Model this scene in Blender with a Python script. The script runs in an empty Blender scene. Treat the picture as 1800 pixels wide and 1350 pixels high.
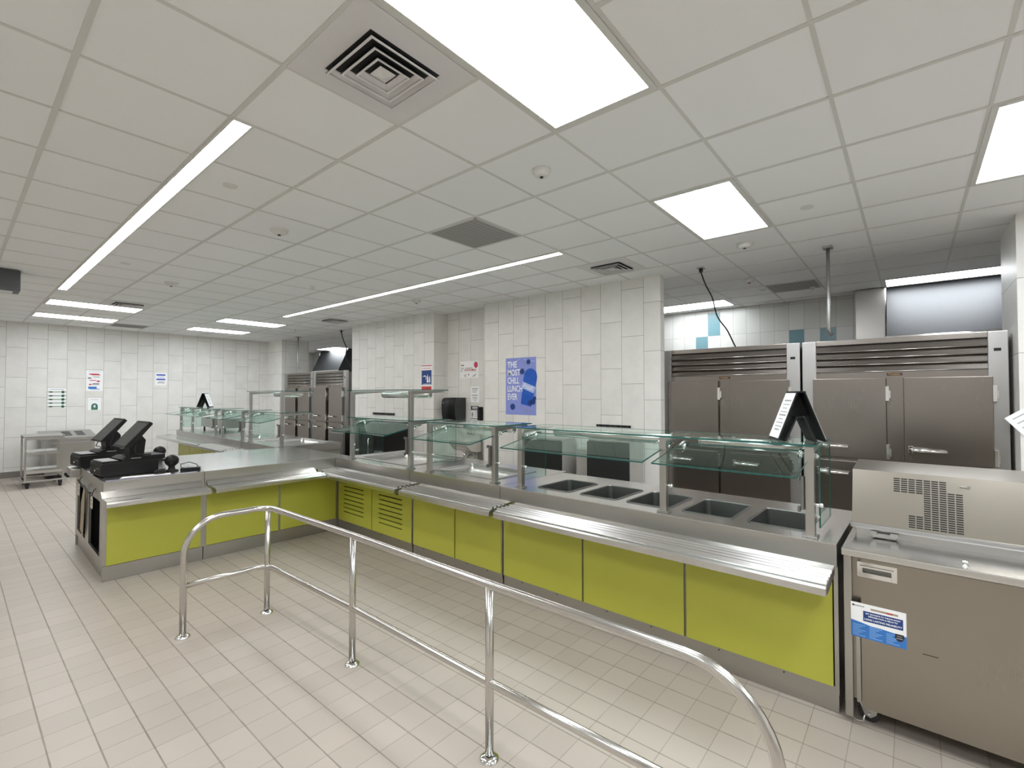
import bpy, bmesh, math, random
from mathutils import Vector, Matrix
random.seed(7)
S = bpy.context.scene
COL = S.collection
PI = math.pi

# ------------------------------------------------------------------ camera
CAMH = 1.66
YAW, PITCH = math.radians(40.10), math.radians(1.231)
cd = bpy.data.cameras.new('camera')
cd.sensor_width = 36.0
cd.lens = 833.3 / 1800 * 36.0
cd.clip_start = 0.05
cam = bpy.data.objects.new('camera', cd)
cam.location = (0, 0, CAMH)
cam.rotation_euler = (PI / 2 + PITCH, 0, YAW - PI / 2)
COL.objects.link(cam)
S.camera = cam
# ------------------------------------------------------------------ world, exposure
w = bpy.data.worlds.new('world')
S.world = w
w.use_nodes = True
w.node_tree.nodes['Background'].inputs[0].default_value = (0.85, 0.88, 0.9, 1)
w.node_tree.nodes['Background'].inputs[1].default_value = 0.05
vs = S.view_settings
vs.view_transform = 'Standard'
try:
    vs.look = 'None'
except Exception:
    pass
vs.gamma = 1.0
vs.use_curve_mapping = False
vs.exposure = 1.12
CEIL = 3.11
LAMP = 8.0          # radiance of the troffer lenses
STRIP = 14.0        # radiance of the linear lamps


# ------------------------------------------------------------------ materials
class NT:
    def __init__(s, name):
        s.m = bpy.data.materials.new(name)
        s.m.use_nodes = True
        s.t = s.m.node_tree
        s.b = s.t.nodes['Principled BSDF']

    def n(s, t, **k):
        x = s.t.nodes.new(t)
        for a, v in k.items():
            setattr(x, a, v)
        return x

    def l(s, a, b):
        s.t.links.new(a, b)

    def put(s, sock, v):
        if isinstance(v, (int, float)):
            sock.default_value = v
        elif isinstance(v, (tuple, list)):
            sock.default_value = v if len(v) == len(sock.default_value) else tuple(v) + (1,)
        else:
            s.l(v, sock)

    def op(s, o, a, b=0.0, c=None):
        x = s.n('ShaderNodeMath', operation=o)
        s.put(x.inputs[0], a)
        s.put(x.inputs[1], b)
        if c is not None:
            s.put(x.inputs[2], c)
        return x.outputs[0]

    def mix(s, f, a, b, blend='MIX'):
        x = s.n('ShaderNodeMix', data_type='RGBA', blend_type=blend)
        s.put(x.inputs[0], f)
        s.put(x.inputs[6], a)
        s.put(x.inputs[7], b)
        return x.outputs[2]

    def ramp(s, f, *stops):
        x = s.n('ShaderNodeValToRGB')
        e = x.color_ramp.elements
        while len(e) < len(stops):
            e.new(0.5)
        for i, (p, c) in enumerate(stops):
            e[i].position = p
            e[i].color = tuple(c) + (1,)
        s.l(f, x.inputs[0])
        return x.outputs[0]

    def pos(s):
        g = s.n('ShaderNodeNewGeometry')
        x = s.n('ShaderNodeSeparateXYZ')
        s.l(g.outputs['Position'], x.inputs[0])
        return g.outputs['Position'], x.outputs[0], x.outputs[1], x.outputs[2]

    def noise(s, vec, scale, detail=3, rough=0.5, stretch=None):
        if stretch:
            mp = s.n('ShaderNodeMapping')
            mp.inputs['Scale'].default_value = stretch
            s.l(vec, mp.inputs[0])
            vec = mp.outputs[0]
        x = s.n('ShaderNodeTexNoise')
        s.l(vec, x.inputs['Vector'])
        x.inputs['Scale'].default_value = scale
        x.inputs['Detail'].default_value = detail
        x.inputs['Roughness'].default_value = rough
        return x.outputs[0]

    def comb(s, a, b, c=0.0):
        x = s.n('ShaderNodeCombineXYZ')
        for i, v in enumerate((a, b, c)):
            s.put(x.inputs[i], v)
        return x.outputs[0]

    def white(s, vec):
        x = s.n('ShaderNodeTexWhiteNoise', noise_dimensions='3D')
        s.l(vec, x.inputs['Vector'])
        return x.outputs[0]

    def bump(s, h, strength=0.3, dist=0.002):
        x = s.n('ShaderNodeBump')
        x.inputs['Strength'].default_value = strength
        x.inputs['Distance'].default_value = dist
        s.l(h, x.inputs['Height'])
        s.l(x.outputs[0], s.b.inputs['Normal'])

    def P(s, **k):
        for a, v in k.items():
            s.put(s.b.inputs[a.replace('_', ' ')], v)
        return s


def plain(name, col, rough=0.5, metal=0.0, var=0.04, scale=8.0, coat=0.0):
    t = NT(name)
    tc = t.n('ShaderNodeTexCoord')
    f = t.noise(tc.outputs['Object'], scale)
    c = t.mix(f, tuple(x * (1 - var) for x in col), tuple(min(1, x * (1 + var)) for x in col))
    t.P(Base_Color=c, Roughness=rough, Metallic=metal)
    if coat:
        t.b.inputs['Coat Weight'].default_value = coat
    return t.m


def steel(name, col=(0.47, 0.455, 0.43), rough=0.31, stretch=(2, 2, 60), bump=0.0, smear=0.02):
    t = NT(name)
    tc = t.n('ShaderNodeTexCoord')
    f = t.noise(tc.outputs['Object'], 6, 4, 0.6, stretch)
    g = t.noise(tc.outputs['Object'], 2.2, 3, 0.55)
    r = t.op('ADD', t.op('MULTIPLY', f, smear), t.op('MULTIPLY', g, smear))
    r = t.op('ADD', r, rough - smear)
    c = t.mix(g, tuple(x * 0.93 for x in col), tuple(min(1, x * 1.05) for x in col))
    t.P(Base_Color=c, Roughness=r, Metallic=1.0)
    if bump:
        wv = t.noise(tc.outputs['Object'], 1.3, 1, 0.4)
        t.bump(wv, bump, 0.02)
    return t.m


def emit(name, col, st, stripes=None):
    t = NT(name)
    t.P(Base_Color=(0.8, 0.8, 0.8), Roughness=0.5)
    t.b.inputs['Emission Color'].default_value = tuple(col) + (1,)
    if stripes is not None:
        tc = t.n('ShaderNodeTexCoord')
        sx = t.n('ShaderNodeSeparateXYZ')
        t.l(tc.outputs['Object'], sx.inputs[0])
        d = t.op('ABSOLUTE', sx.outputs[stripes])
        k = t.op('MULTIPLY', t.op('SMOOTH_MIN', t.op('MULTIPLY', d, 9.0), 1.0, 0.4), 0.35)
        t.l(t.op('MULTIPLY', t.op('ADD', k, 0.65), st), t.b.inputs['Emission Strength'])
    else:
        t.b.inputs['Emission Strength'].default_value = st
    return t.m


def glassmat(name, tint=(0.87, 0.955, 0.93), refl=1.0):
    t = NT(name)
    t.t.nodes.remove(t.b)
    out = [x for x in t.t.nodes if x.type == 'OUTPUT_MATERIAL'][0]
    tr = t.n('ShaderNodeBsdfTransparent')
    tr.inputs[0].default_value = tuple(tint) + (1,)
    gl = t.n('ShaderNodeBsdfGlossy')
    gl.inputs['Color'].default_value = (0.95, 1, 0.98, 1)
    gl.inputs['Roughness'].default_value = 0.03
    fr = t.n('ShaderNodeFresnel')
    fr.inputs[0].default_value = 1.5
    mx = t.n('ShaderNodeMixShader')
    ge = t.n('ShaderNodeNewGeometry')
    t.l(t.op('MULTIPLY', fr.outputs[0], t.op('SUBTRACT', refl, ge.outputs['Backfacing'])), mx.inputs[0])
    t.l(tr.outputs[0], mx.inputs[1])
    t.l(gl.outputs[0], mx.inputs[2])
    t.l(mx.outputs[0], out.inputs[0])
    return t.m


def wall_tile(name, axis, u0, pitch, h, z0, step, base=(0.80, 0.785, 0.745)):
    """large tiles stood on end, every column stepped by a third"""
    t = NT(name)
    p, X, Y, Z = t.pos()
    u = (X, Y)[axis]
    a = t.op('DIVIDE', t.op('SUBTRACT', u, u0), pitch)
    ci = t.op('FLOOR', a)
    fu = t.op('SUBTRACT', a, ci)
    b = t.op('DIVIDE', t.op('SUBTRACT', t.op('ADD', Z, t.op('MULTIPLY', ci, step)), z0), h)
    ri = t.op('FLOOR', b)
    fv = t.op('SUBTRACT', b, ri)
    du = t.op('MULTIPLY', t.op('MINIMUM', fu, t.op('SUBTRACT', 1.0, fu)), pitch)
    dv = t.op('MULTIPLY', t.op('MINIMUM', fv, t.op('SUBTRACT', 1.0, fv)), h)
    d = t.op('MINIMUM', du, dv)
    joint = t.op('LESS_THAN', d, 0.0022)
    rnd = t.white(t.comb(ci, ri, 3.0))
    off = t.comb(t.op('MULTIPLY', ci, 7.3), t.op('MULTIPLY', ri, 3.1), 0.0)
    va = t.n('ShaderNodeVectorMath', operation='ADD')
    t.l(p, va.inputs[0])
    t.l(off, va.inputs[1])
    n1 = t.noise(va.outputs[0], 3.2, 6, 0.62)
    n2 = t.noise(va.outputs[0], 9.0, 5, 0.7)
    cl = t.ramp(n1, (0.3, tuple(c * 0.93 for c in base)), (0.5, base), (0.72, tuple(c * 1.06 for c in base)))
    cl = t.mix(t.op('MULTIPLY', t.op('GREATER_THAN', n2, 0.66), 0.25), cl, tuple(c * 0.86 for c in base))
    cl = t.mix(t.op('MULTIPLY', rnd, 0.20), cl, (0.66, 0.64, 0.60))
    cl = t.mix(joint, cl, (0.30, 0.285, 0.26))
    t.P(Base_Color=cl, Roughness=t.op('ADD', 0.42, t.op('MULTIPLY', joint, 0.4)))
    t.bump(t.op('SMOOTH_MIN', t.op('MULTIPLY', d, 200.0), 1.0, 0.3), 0.4, 0.002)
    return t.m


def kitchen_tile():
    t = NT('white_kitchen_tile')
    p, X, Y, Z = t.pos()
    a = t.op('DIVIDE', t.op('SUBTRACT', Y, 0.015), 0.205)
    b = t.op('DIVIDE', t.op('SUBTRACT', Z, 2.66 - 0.4), 0.4)
    ci, ri = t.op('FLOOR', a), t.op('FLOOR', b)
    fu, fv = t.op('SUBTRACT', a, ci), t.op('SUBTRACT', b, ri)
    du = t.op('MULTIPLY', t.op('MINIMUM', fu, t.op('SUBTRACT', 1.0, fu)), 0.205)
    dv = t.op('MULTIPLY', t.op('MINIMUM', fv, t.op('SUBTRACT', 1.0, fv)), 0.4)
    joint = t.op('LESS_THAN', t.op('MINIMUM', du, dv), 0.003)
    teal = None
    for c, r in ((12, 1), (13, 0), (6, 0), (4, 0)):
        k = t.op('MULTIPLY', t.op('COMPARE', ci, float(c), 0.5), t.op('COMPARE', ri, float(r), 0.5))
        teal = k if teal is None else t.op('MAXIMUM', teal, k)
    rnd = t.white(t.comb(ci, ri, 1.0))
    cl = t.mix(rnd, (0.60, 0.60, 0.57), (0.67, 0.67, 0.64))
    cl = t.mix(teal, cl, (0.16, 0.29, 0.33))
    cl = t.mix(joint, cl, (0.42, 0.41, 0.38))
    t.P(Base_Color=cl, Roughness=0.25)
    return t.m


def floor_mat():
    t = NT('beige_quarry_tile')
    p, X, Y, Z = t.pos()
    pt = 0.166
    a = t.op('DIVIDE', t.op('SUBTRACT', X, 0.3185), pt)
    b = t.op('DIVIDE', t.op('SUBTRACT', Y, 2.907), pt)
    ci, ri = t.op('FLOOR', a), t.op('FLOOR', b)
    fu, fv = t.op('SUBTRACT', a, ci), t.op('SUBTRACT', b, ri)
    du = t.op('MULTIPLY', t.op('MINIMUM', fu, t.op('SUBTRACT', 1.0, fu)), pt)
    dv = t.op('MULTIPLY', t.op('MINIMUM', fv, t.op('SUBTRACT', 1.0, fv)), pt)
    wear = t.noise(p, 2.6, 5, 0.7)
    wear2 = t.noise(p, 11.0, 3, 0.6)
    ju = t.op('LESS_THAN', du, t.op('ADD', 0.0014, t.op('MULTIPLY', wear2, 0.0038)))
    jv = t.op('LESS_THAN', dv, t.op('ADD', 0.0006, t.op('MULTIPLY', wear2, 0.0028)))
    rnd = t.white(t.comb(ci, ri, 5.0))
    cl = t.ramp(rnd, (0.0, (0.415, 0.365, 0.310)), (0.5, (0.440, 0.388, 0.331)), (1.0, (0.462, 0.406, 0.350)))
    cl = t.mix(t.op('MULTIPLY', t.op('SUBTRACT', wear, 0.3), 0.5), cl, (0.41, 0.375, 0.335))
    sp = t.noise(p, 160.0, 2, 0.6)
    cl = t.mix(t.op('MULTIPLY', sp, 0.10), cl, (0.35, 0.31, 0.27))
    jc = t.mix(t.op('SMOOTH_MIN', t.op('MULTIPLY', wear, 1.3), 1.0, 0.1), (0.08, 0.068, 0.056), (0.32, 0.275, 0.23))
    cl = t.mix(t.op('MULTIPLY', ju, 0.85), cl, jc)
    cl = t.mix(t.op('MULTIPLY', jv, 0.6), cl, jc)
    j = t.op('MAXIMUM', ju, jv)
    t.P(Base_Color=cl, Roughness=t.op('ADD', t.op('ADD', 0.36, t.op('MULTIPLY', wear, 0.14)), t.op('MULTIPLY', j, 0.3)))
    t.b.inputs['Specular IOR Level'].default_value = 0.45
    t.bump(t.op('SUBTRACT', 1.0, t.op('MULTIPLY', j, 1.0)), 0.35, 0.0015)
    return t.m


def ceiling_mat():
    t = NT('white_ceiling_tile')
    p, X, Y, Z = t.pos()
    a = t.op('FLOOR', t.op('DIVIDE', t.op('SUBTRACT', X, 0.325), 0.605))
    b = t.op('FLOOR', t.op('DIVIDE', t.op('SUBTRACT', Y, 0.885), 0.605))
    rnd = t.white(t.comb(a, b, 2.0))
    n = t.noise(p, 220.0, 2, 0.6)
    cl = t.mix(rnd, (0.865, 0.87, 0.87), (0.895, 0.90, 0.90))
    cl = t.mix(t.op('MULTIPLY', n, 0.10), cl, (0.65, 0.65, 0.64))
    t.P(Base_Color=cl, Roughness=0.9)
    t.bump(n, 0.15, 0.001)
    return t.m


M = {}
M['steel'] = steel('brushed_steel')
M['steel_h'] = steel('steel_brushed_along_counter', (0.64, 0.635, 0.62), stretch=(60, 2, 2), rough=0.23, bump=0.0)
M['steel_prep'] = steel('warm_prep_table_steel', (0.35, 0.32, 0.275), 0.30, (60, 60, 2), 0.05, 0.08)
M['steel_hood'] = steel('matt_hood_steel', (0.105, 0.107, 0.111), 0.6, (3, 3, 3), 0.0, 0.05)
M['steel_fridge'] = steel('satin_fridge_steel', (0.27, 0.245, 0.222), 0.26, (60, 60, 2), 0.06, 0.06)
M['steel_light'] = steel('pale_painted_steel', (0.46, 0.45, 0.44), 0.38, (60, 60, 2), 0.02, 0.05)
M['steel_dull'] = steel('dull_well_steel', (0.25, 0.245, 0.235), 0.42, (3, 3, 3), 0.03, 0.08)
M['tube'] = steel('polished_rail_steel', (0.62, 0.60, 0.57), 0.20, (3, 3, 3), 0.0, 0.03)
M['chrome'] = steel('chrome', (0.80, 0.80, 0.79), 0.10, (1, 1, 1), 0.0, 0.03)
M['lime'] = plain('lime_laminate', (0.49, 0.495, 0.064), 0.38, var=0.03, scale=3)
M['dark'] = plain('black_recess', (0.012, 0.012, 0.012), 0.7)
M['black'] = plain('black_plastic', (0.006, 0.006, 0.0065), 0.42)
M['black'].node_tree.nodes['Principled BSDF'].inputs['Specular IOR Level'].default_value = 0.3
M['black_matte'] = plain('matte_black', (0.008, 0.008, 0.008), 0.75)
M['screen'] = plain('dark_grey_screen', (0.035, 0.04, 0.04), 0.25)
M['rubber'] = plain('caster_rubber', (0.02, 0.02, 0.022), 0.6)
M['white'] = plain('white_plastic', (0.72, 0.71, 0.68), 0.45)
M['paper'] = plain('white_paper', (0.93, 0.93, 0.93), 0.7, var=0.02)
M['porcelain'] = plain('offwhite_enamel', (0.62, 0.60, 0.56), 0.25)
M['grid'] = plain('ceiling_grid_paint', (0.66, 0.65, 0.62), 0.55)
M["vent"] = plain("vent_grey_paint", (0.72, 0.70, 0.70), 0.5)
M['grille'] = plain('return_grille_grey', (0.33, 0.32, 0.31), 0.7)
M['baseboard'] = plain('grey_cove_base', (0.20, 0.18, 0.16), 0.55)
M['glass'] = glassmat('clear_glass')
M['glass_edge'] = plain('green_glass_edge', (0.012, 0.10, 0.085), 0.15)
M['wall_x'] = wall_tile('stone_tile_on_side_walls', 1, 4.932 - 0.301 * 40, 0.301, 0.6, 2.789 - 8.0 + 0.0, -0.2)
M['wall_y'] = wall_tile('stone_tile_on_far_wall', 0, 0.713, 0.2985, 0.6, 2.597, -0.2)
M['kitchen'] = kitchen_tile()
M['floor'] = floor_mat()
M['ceiling'] = ceiling_mat()
M['lens'] = emit('lit_troffer_lens', (0.91, 0.955, 1.0), LAMP)
M['lens_kitchen'] = emit('softer_kitchen_lens', (0.93, 0.97, 1.0), LAMP * 0.8)
M['strip'] = emit('lit_linear_lens', (1.0, 0.98, 0.95), STRIP)
M['blue'] = plain('poster_periwinkle', (0.26, 0.31, 0.72), 0.5, var=0.12, scale=4)
M['blue_drink'] = plain('blue_drink', (0.01, 0.10, 0.52), 0.4, var=0.25, scale=14)
M['blue_berry'] = plain('blueberry', (0.012, 0.05, 0.24), 0.4, var=0.2, scale=40)
M['blue_pale'] = plain('pale_blue_print', (0.42, 0.52, 0.85), 0.5)
M['ink_white'] = plain('white_print', (0.94, 0.95, 0.98), 0.5)
M['ink_black'] = plain('black_print', (0.02, 0.02, 0.025), 0.6)
M['ink_grey'] = plain('grey_print', (0.35, 0.35, 0.36), 0.6)
M['ink_red'] = plain('red_print', (0.55, 0.04, 0.05), 0.6)
M['ink_pink'] = plain('crimson_print', (0.62, 0.04, 0.10), 0.6)
M['ink_green'] = plain('green_print', (0.10, 0.28, 0.05), 0.6)
M['ink_teal'] = plain('teal_green_print', (0.05, 0.17, 0.12), 0.6)
M['ink_navy'] = plain('navy_print', (0.015, 0.05, 0.22), 0.6)
M['ink_blue'] = plain('blue_print', (0.06, 0.11, 0.50), 0.6)
M['ink_sky'] = plain('sky_blue_print', (0.04, 0.19, 0.55), 0.5)
M['ink_skylight'] = plain('light_blue_print', (0.20, 0.40, 0.75), 0.5)
M['ink_orange'] = plain('orange_print', (0.60, 0.30, 0.03), 0.6)
M['tag'] = plain('cream_card_tag', (0.60, 0.56, 0.47), 0.7)
M['purple_film'] = plain('lilac_film', (0.36, 0.34, 0.48), 0.3)
M['cable'] = plain('black_cable', (0.015, 0.015, 0.015), 0.5)
M['conduit'] = steel('galvanised_conduit', (0.45, 0.45, 0.44), 0.40, (3, 3, 3), 0.0)
M['wood'] = plain('worn_card', (0.42, 0.34, 0.24), 0.7, var=0.25, scale=20)
M['sidegrey'] = plain('grey_enamel', (0.42, 0.40, 0.37), 0.4)
M['badge'] = plain('brown_badge', (0.06, 0.03, 0.015), 0.4)
M['gold'] = plain('gold_print', (0.55, 0.36, 0.12), 0.4)
M['screen_grey'] = plain('slate_grey_fabric', (0.07, 0.075, 0.08), 0.5)


# ------------------------------------------------------------------ mesh builder
class MB:
    def __init__(s):
        s.v, s.f, s.mi, s.mats, s.sm = [], [], [], [], []
        s.cur, s.smooth = 0, False

    def mat(s, m):
        m = M[m] if isinstance(m, str) else m
        if m not in s.mats:
            s.mats.append(m)
        s.cur = s.mats.index(m)
        return s

    def add(s, vs, fs, smooth=False):
        o = len(s.v)
        s.v += [tuple(v) for v in vs]
        for f in fs:
            s.f.append([i + o for i in f])
            s.mi.append(s.cur)
            s.sm.append(smooth)
        return s

    def box(s, x0, x1, y0, y1, z0, z1, mtx=None):
        vs = [(x, y, z) for z in (z0, z1) for y in (y0, y1) for x in (x0, x1)]
        if mtx is not None:
            vs = [mtx @ Vector(v) for v in vs]
        return s.add(vs, [(0, 2, 3, 1), (4, 5, 7, 6), (0, 1, 5, 4), (2, 6, 7, 3), (0, 4, 6, 2), (1, 3, 7, 5)])

    def bbox(s, x0, x1, y0, y1, z0, z1, b=0.006, mtx=None):
        """box with chamfered edges"""
        b = min(b, abs(x1 - x0) / 2.1, abs(y1 - y0) / 2.1, abs(z1 - z0) / 2.1)
        bm = bmesh.new()
        bmesh.ops.create_cube(bm, size=1)
        for v in bm.verts:
            v.co = Vector(((x0 + x1) / 2 + v.co.x * (x1 - x0), (y0 + y1) / 2 + v.co.y * (y1 - y0), (z0 + z1) / 2 + v.co.z * (z1 - z0)))
        bmesh.ops.bevel(bm, geom=bm.edges[:], offset=b, segments=2, profile=0.7, affect='EDGES', clamp_overlap=True)
        bm.normal_update()
        bm.verts.index_update()
        vs = [v.co.copy() for v in bm.verts]
        if mtx is not None:
            vs = [mtx @ v for v in vs]
        s.add(vs, [[v.index for v in f.verts] for f in bm.faces])
        bm.free()
        return s

    def prism(s, pts, ax, a, b, smooth=False):
        """polygon pts in the plane across axis ax, extruded from a to b; pts are (y,z) for x, (x,z) for y, (x,y) for z"""
        def mk(p, t):
            return {0: (t, p[0], p[1]), 1: (p[0], t, p[1]), 2: (p[0], p[1], t)}[ax]
        n = len(pts)
        vs = [mk(p, a) for p in pts] + [mk(p, b) for p in pts]
        fs = [list(range(n))[::-1], list(range(n, 2 * n))]
        s.add(vs, fs)
        o = len(s.v) - 2 * n
        for i in range(n):
            j = (i + 1) % n
            s.f.append([o + i, o + j, o + n + j, o + n + i])
            s.mi.append(s.cur)
            s.sm.append(smooth)
        return s

    def tube(s, path, r, seg=12, cap=True):
        path = [Vector(p) for p in path]
        rings = []
        up = Vector((0, 0, 1))
        prev = None
        for i, p in enumerate(path):
            if i == 0:
                d = path[1] - p
            elif i == len(path) - 1:
                d = p - path[-2]
            else:
                d = (path[i + 1] - p).normalized() + (p - path[i - 1]).normalized()
            d.normalize()
            if prev is None:
                a = up if abs(d.z) < 0.9 else Vector((1, 0, 0))
                u = d.cross(a).normalized()
            else:
                u = (prev - d * prev.dot(d)).normalized()
            prev = u
            v = d.cross(u)
            rr = r[i] if isinstance(r, (list, tuple)) else r
            rings.append([p + (u * math.cos(2 * PI * k / seg) + v * math.sin(2 * PI * k / seg)) * rr for k in range(seg)])
        vs = [q for ring in rings for q in ring]
        fs = []
        for i in range(len(rings) - 1):
            for k in range(seg):
                k2 = (k + 1) % seg
                fs.append((i * seg + k, i * seg + k2, (i + 1) * seg + k2, (i + 1) * seg + k))
        s.add(vs, fs, True)
        if cap:
            o = len(s.v) - len(vs)
            s.f.append([o + k for k in range(seg)][::-1]); s.mi.append(s.cur); s.sm.append(False)
            q = o + (len(rings) - 1) * seg
            s.f.append([q + k for k in range(seg)]); s.mi.append(s.cur); s.sm.append(False)
        return s

    def lathe(s, cx, cy, prof, seg=20, axis=2):
        """prof: (radius, height) pairs about a vertical axis through cx,cy"""
        vs = []
        for r, z in prof:
            for k in range(seg):
                a = 2 * PI * k / seg
                vs.append((cx + r * math.cos(a), cy + r * math.sin(a), z))
        fs = []
        for i in range(len(prof) - 1):
            for k in range(seg):
                k2 = (k + 1) % seg
                fs.append((i * seg + k, i * seg + k2, (i + 1) * seg + k2, (i + 1) * seg + k))
        s.add(vs, fs, True)
        return s

    def cyl(s, p, q, r, seg=14):
        return s.tube([p, q], r, seg)

    def ball(s, c, r, seg=18, sq=(1, 1, 1)):
        prof = [(max(1e-4, r * math.sin(PI * i / 10)), -r * math.cos(PI * i / 10)) for i in range(11)]
        vs = []
        for rr, z in prof:
            for k in range(seg):
                a = 2 * PI * k / seg
                vs.append((c[0] + rr * math.cos(a) * sq[0], c[1] + rr * math.sin(a) * sq[1], c[2] + z * sq[2]))
        fs = []
        for i in range(10):
            for k in range(seg):
                k2 = (k + 1) % seg
                fs.append((i * seg + k, i * seg + k2, (i + 1) * seg + k2, (i + 1) * seg + k))
        return s.add(vs, fs, True)

    def tub(s, x0, x1, y0, y1, z, depth, r=0.035, lip=0.02, taper=0.012):
        """sunk pan with rounded corners and a flat rim"""
        def ring(dx, zz, rr):
            a = []
            X0, X1, Y0, Y1 = x0 - dx, x1 + dx, y0 - dx, y1 + dx
            rr = max(rr, 0.004)
            for (cx, cy, st) in ((X1 - rr, Y1 - rr, 0), (X0 + rr, Y1 - rr, 90), (X0 + rr, Y0 + rr, 180), (X1 - rr, Y0 + rr, 270)):
                for k in range(6):
                    t = math.radians(st + 90 * k / 5)
                    a.append((cx + rr * math.cos(t), cy + rr * math.sin(t), zz))
            return a
        rings = [ring(lip, z - 0.001, r + lip), ring(lip, z + 0.004, r + lip), ring(0.004, z + 0.005, r), ring(0, z, r),
                 ring(-taper, z - depth + 0.02, r), ring(-taper - 0.02, z - depth, r)]
        n = len(rings[0])
        vs = [p for q in rings for p in q]
        fs = []
        for i in range(len(rings) - 1):
            for k in range(n):
                k2 = (k + 1) % n
                fs.append((i * n + k, i * n + k2, (i + 1) * n + k2, (i + 1) * n + k))
        fs.append([(len(rings) - 1) * n + k for k in range(n)])
        return s.add(vs, fs)

    def plate(s, us, vs, w0, w1, solid, mk):
        """welded plate on a grid of us x vs with openings where solid(i, j) is false; mk(u, v, w) gives a point"""
        nu, nv = len(us), len(vs)
        pts = [mk(u, v, w) for w in (w0, w1) for v in vs for u in us]
        idx = lambda i, j, k: k * nu * nv + j * nu + i
        ok = lambda i, j: 0 <= i < nu - 1 and 0 <= j < nv - 1 and solid(i, j)
        fs = []
        for i in range(nu - 1):
            for j in range(nv - 1):
                if not ok(i, j):
                    continue
                fs.append((idx(i, j, 0), idx(i, j + 1, 0), idx(i + 1, j + 1, 0), idx(i + 1, j, 0)))
                fs.append((idx(i, j, 1), idx(i + 1, j, 1), idx(i + 1, j + 1, 1), idx(i, j + 1, 1)))
                for di, dj, a, b in ((-1, 0, (i, j), (i, j + 1)), (1, 0, (i + 1, j), (i + 1, j + 1)), (0, -1, (i, j), (i + 1, j)), (0, 1, (i, j + 1), (i + 1, j + 1))):
                    if not ok(i + di, j + dj):
                        fs.append((idx(*a, 0), idx(*b, 0), idx(*b, 1), idx(*a, 1)))
        used = sorted({q for f in fs for q in f})
        mp = {q: n for n, q in enumerate(used)}
        return s.add([pts[q] for q in used], [[mp[q] for q in f] for f in fs])

    def pane(s, quad, th, mtx=None):
        """glass sheet from 4 corners (counter-clockwise), thickness th along the normal, green edges"""
        q = [Vector(p) for p in quad]
        nrm = (q[1] - q[0]).cross(q[2] - q[0]).normalized() * th
        vs = q + [p + nrm for p in q]
        s.mat('glass').add(vs, [(0, 3, 2, 1), (4, 5, 6, 7)])
        o = len(s.v) - 8
        s.mat('glass_edge')
        for i in range(4):
            j = (i + 1) % 4
            s.f.append([o + i, o + j, o + 4 + j, o + 4 + i]); s.mi.append(s.cur); s.sm.append(False)
        return s


class Thing:
    """a top-level Empty (or nothing) with frame; meshes are given in frame coordinates"""
    ROT = -0.02

    def __init__(s, name, label=None, cat=None, org=(0, 0, 0), frame='W', group=None, rot=0.0):
        s.frame = frame
        s.org = Vector(org)
        s.name, s.label, s.cat, s.group, s.rot = name, label, cat, group, rot
        s.root = bpy.data.objects.new(name, None)
        COL.objects.link(s.root)
        s.place(s.root)
        s.root.empty_display_size = 0.1
        tag(s.root, label, cat, group)

    def place(s, o):
        if s.frame == 'L':
            R = Matrix.Rotation(s.ROT, 4, 'Z')
            o.location = R @ s.org
            o.rotation_euler = (0, 0, s.ROT + s.rot)
        else:
            o.location = s.org
            o.rotation_euler = (0, 0, s.rot)

    def part(s, name, mb, parent=None, label=None, local=False):
        o = build(name, mb, Vector((0, 0, 0)) if local else s.org)
        o.parent = parent or s.root
        if label:
            o['label'] = label
        return o


def build(name, mb, org=Vector((0, 0, 0))):
    me = bpy.data.meshes.new(name)
    me.from_pydata([(Vector(v) - org)[:] for v in mb.v], [], mb.f)
    for m in mb.mats:
        me.materials.append(m)
    for p, i, sm in zip(me.polygons, mb.mi, mb.sm):
        p.material_index = i
        p.use_smooth = sm
    bm = bmesh.new()
    bm.from_mesh(me)
    bmesh.ops.recalc_face_normals(bm, faces=bm.faces)
    bm.to_mesh(me)
    bm.free()
    o = bpy.data.objects.new(name, me)
    COL.objects.link(o)
    return o


def tag(o, label=None, cat=None, group=None, kind=None):
    if label:
        o['label'] = label
    if cat:
        o['category'] = cat
    if group:
        o['group'] = group
    if kind:
        o['kind'] = kind
    return o


def single(name, mb, label, cat, org=(0, 0, 0), frame='W', group=None, rot=0.0, local=False):
    """a thing that is one mesh"""
    org = Vector(org)
    o = build(name, mb, Vector((0, 0, 0)) if local else org)
    if frame == 'L':
        o.location = Matrix.Rotation(Thing.ROT, 4, 'Z') @ org
        o.rotation_euler = (0, 0, Thing.ROT + rot)
    else:
        o.location = org
        o.rotation_euler = (0, 0, rot)
    return tag(o, label, cat, group)


def struct(name, mb):
    o = build(name, mb)
    o['kind'] = 'structure'
    return o


def copy_tree(o, parent=None):
    c = o.copy()
    COL.objects.link(c)
    if parent:
        c.parent = parent
    for ch in o.children:
        copy_tree(ch, c)
    return c


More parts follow.
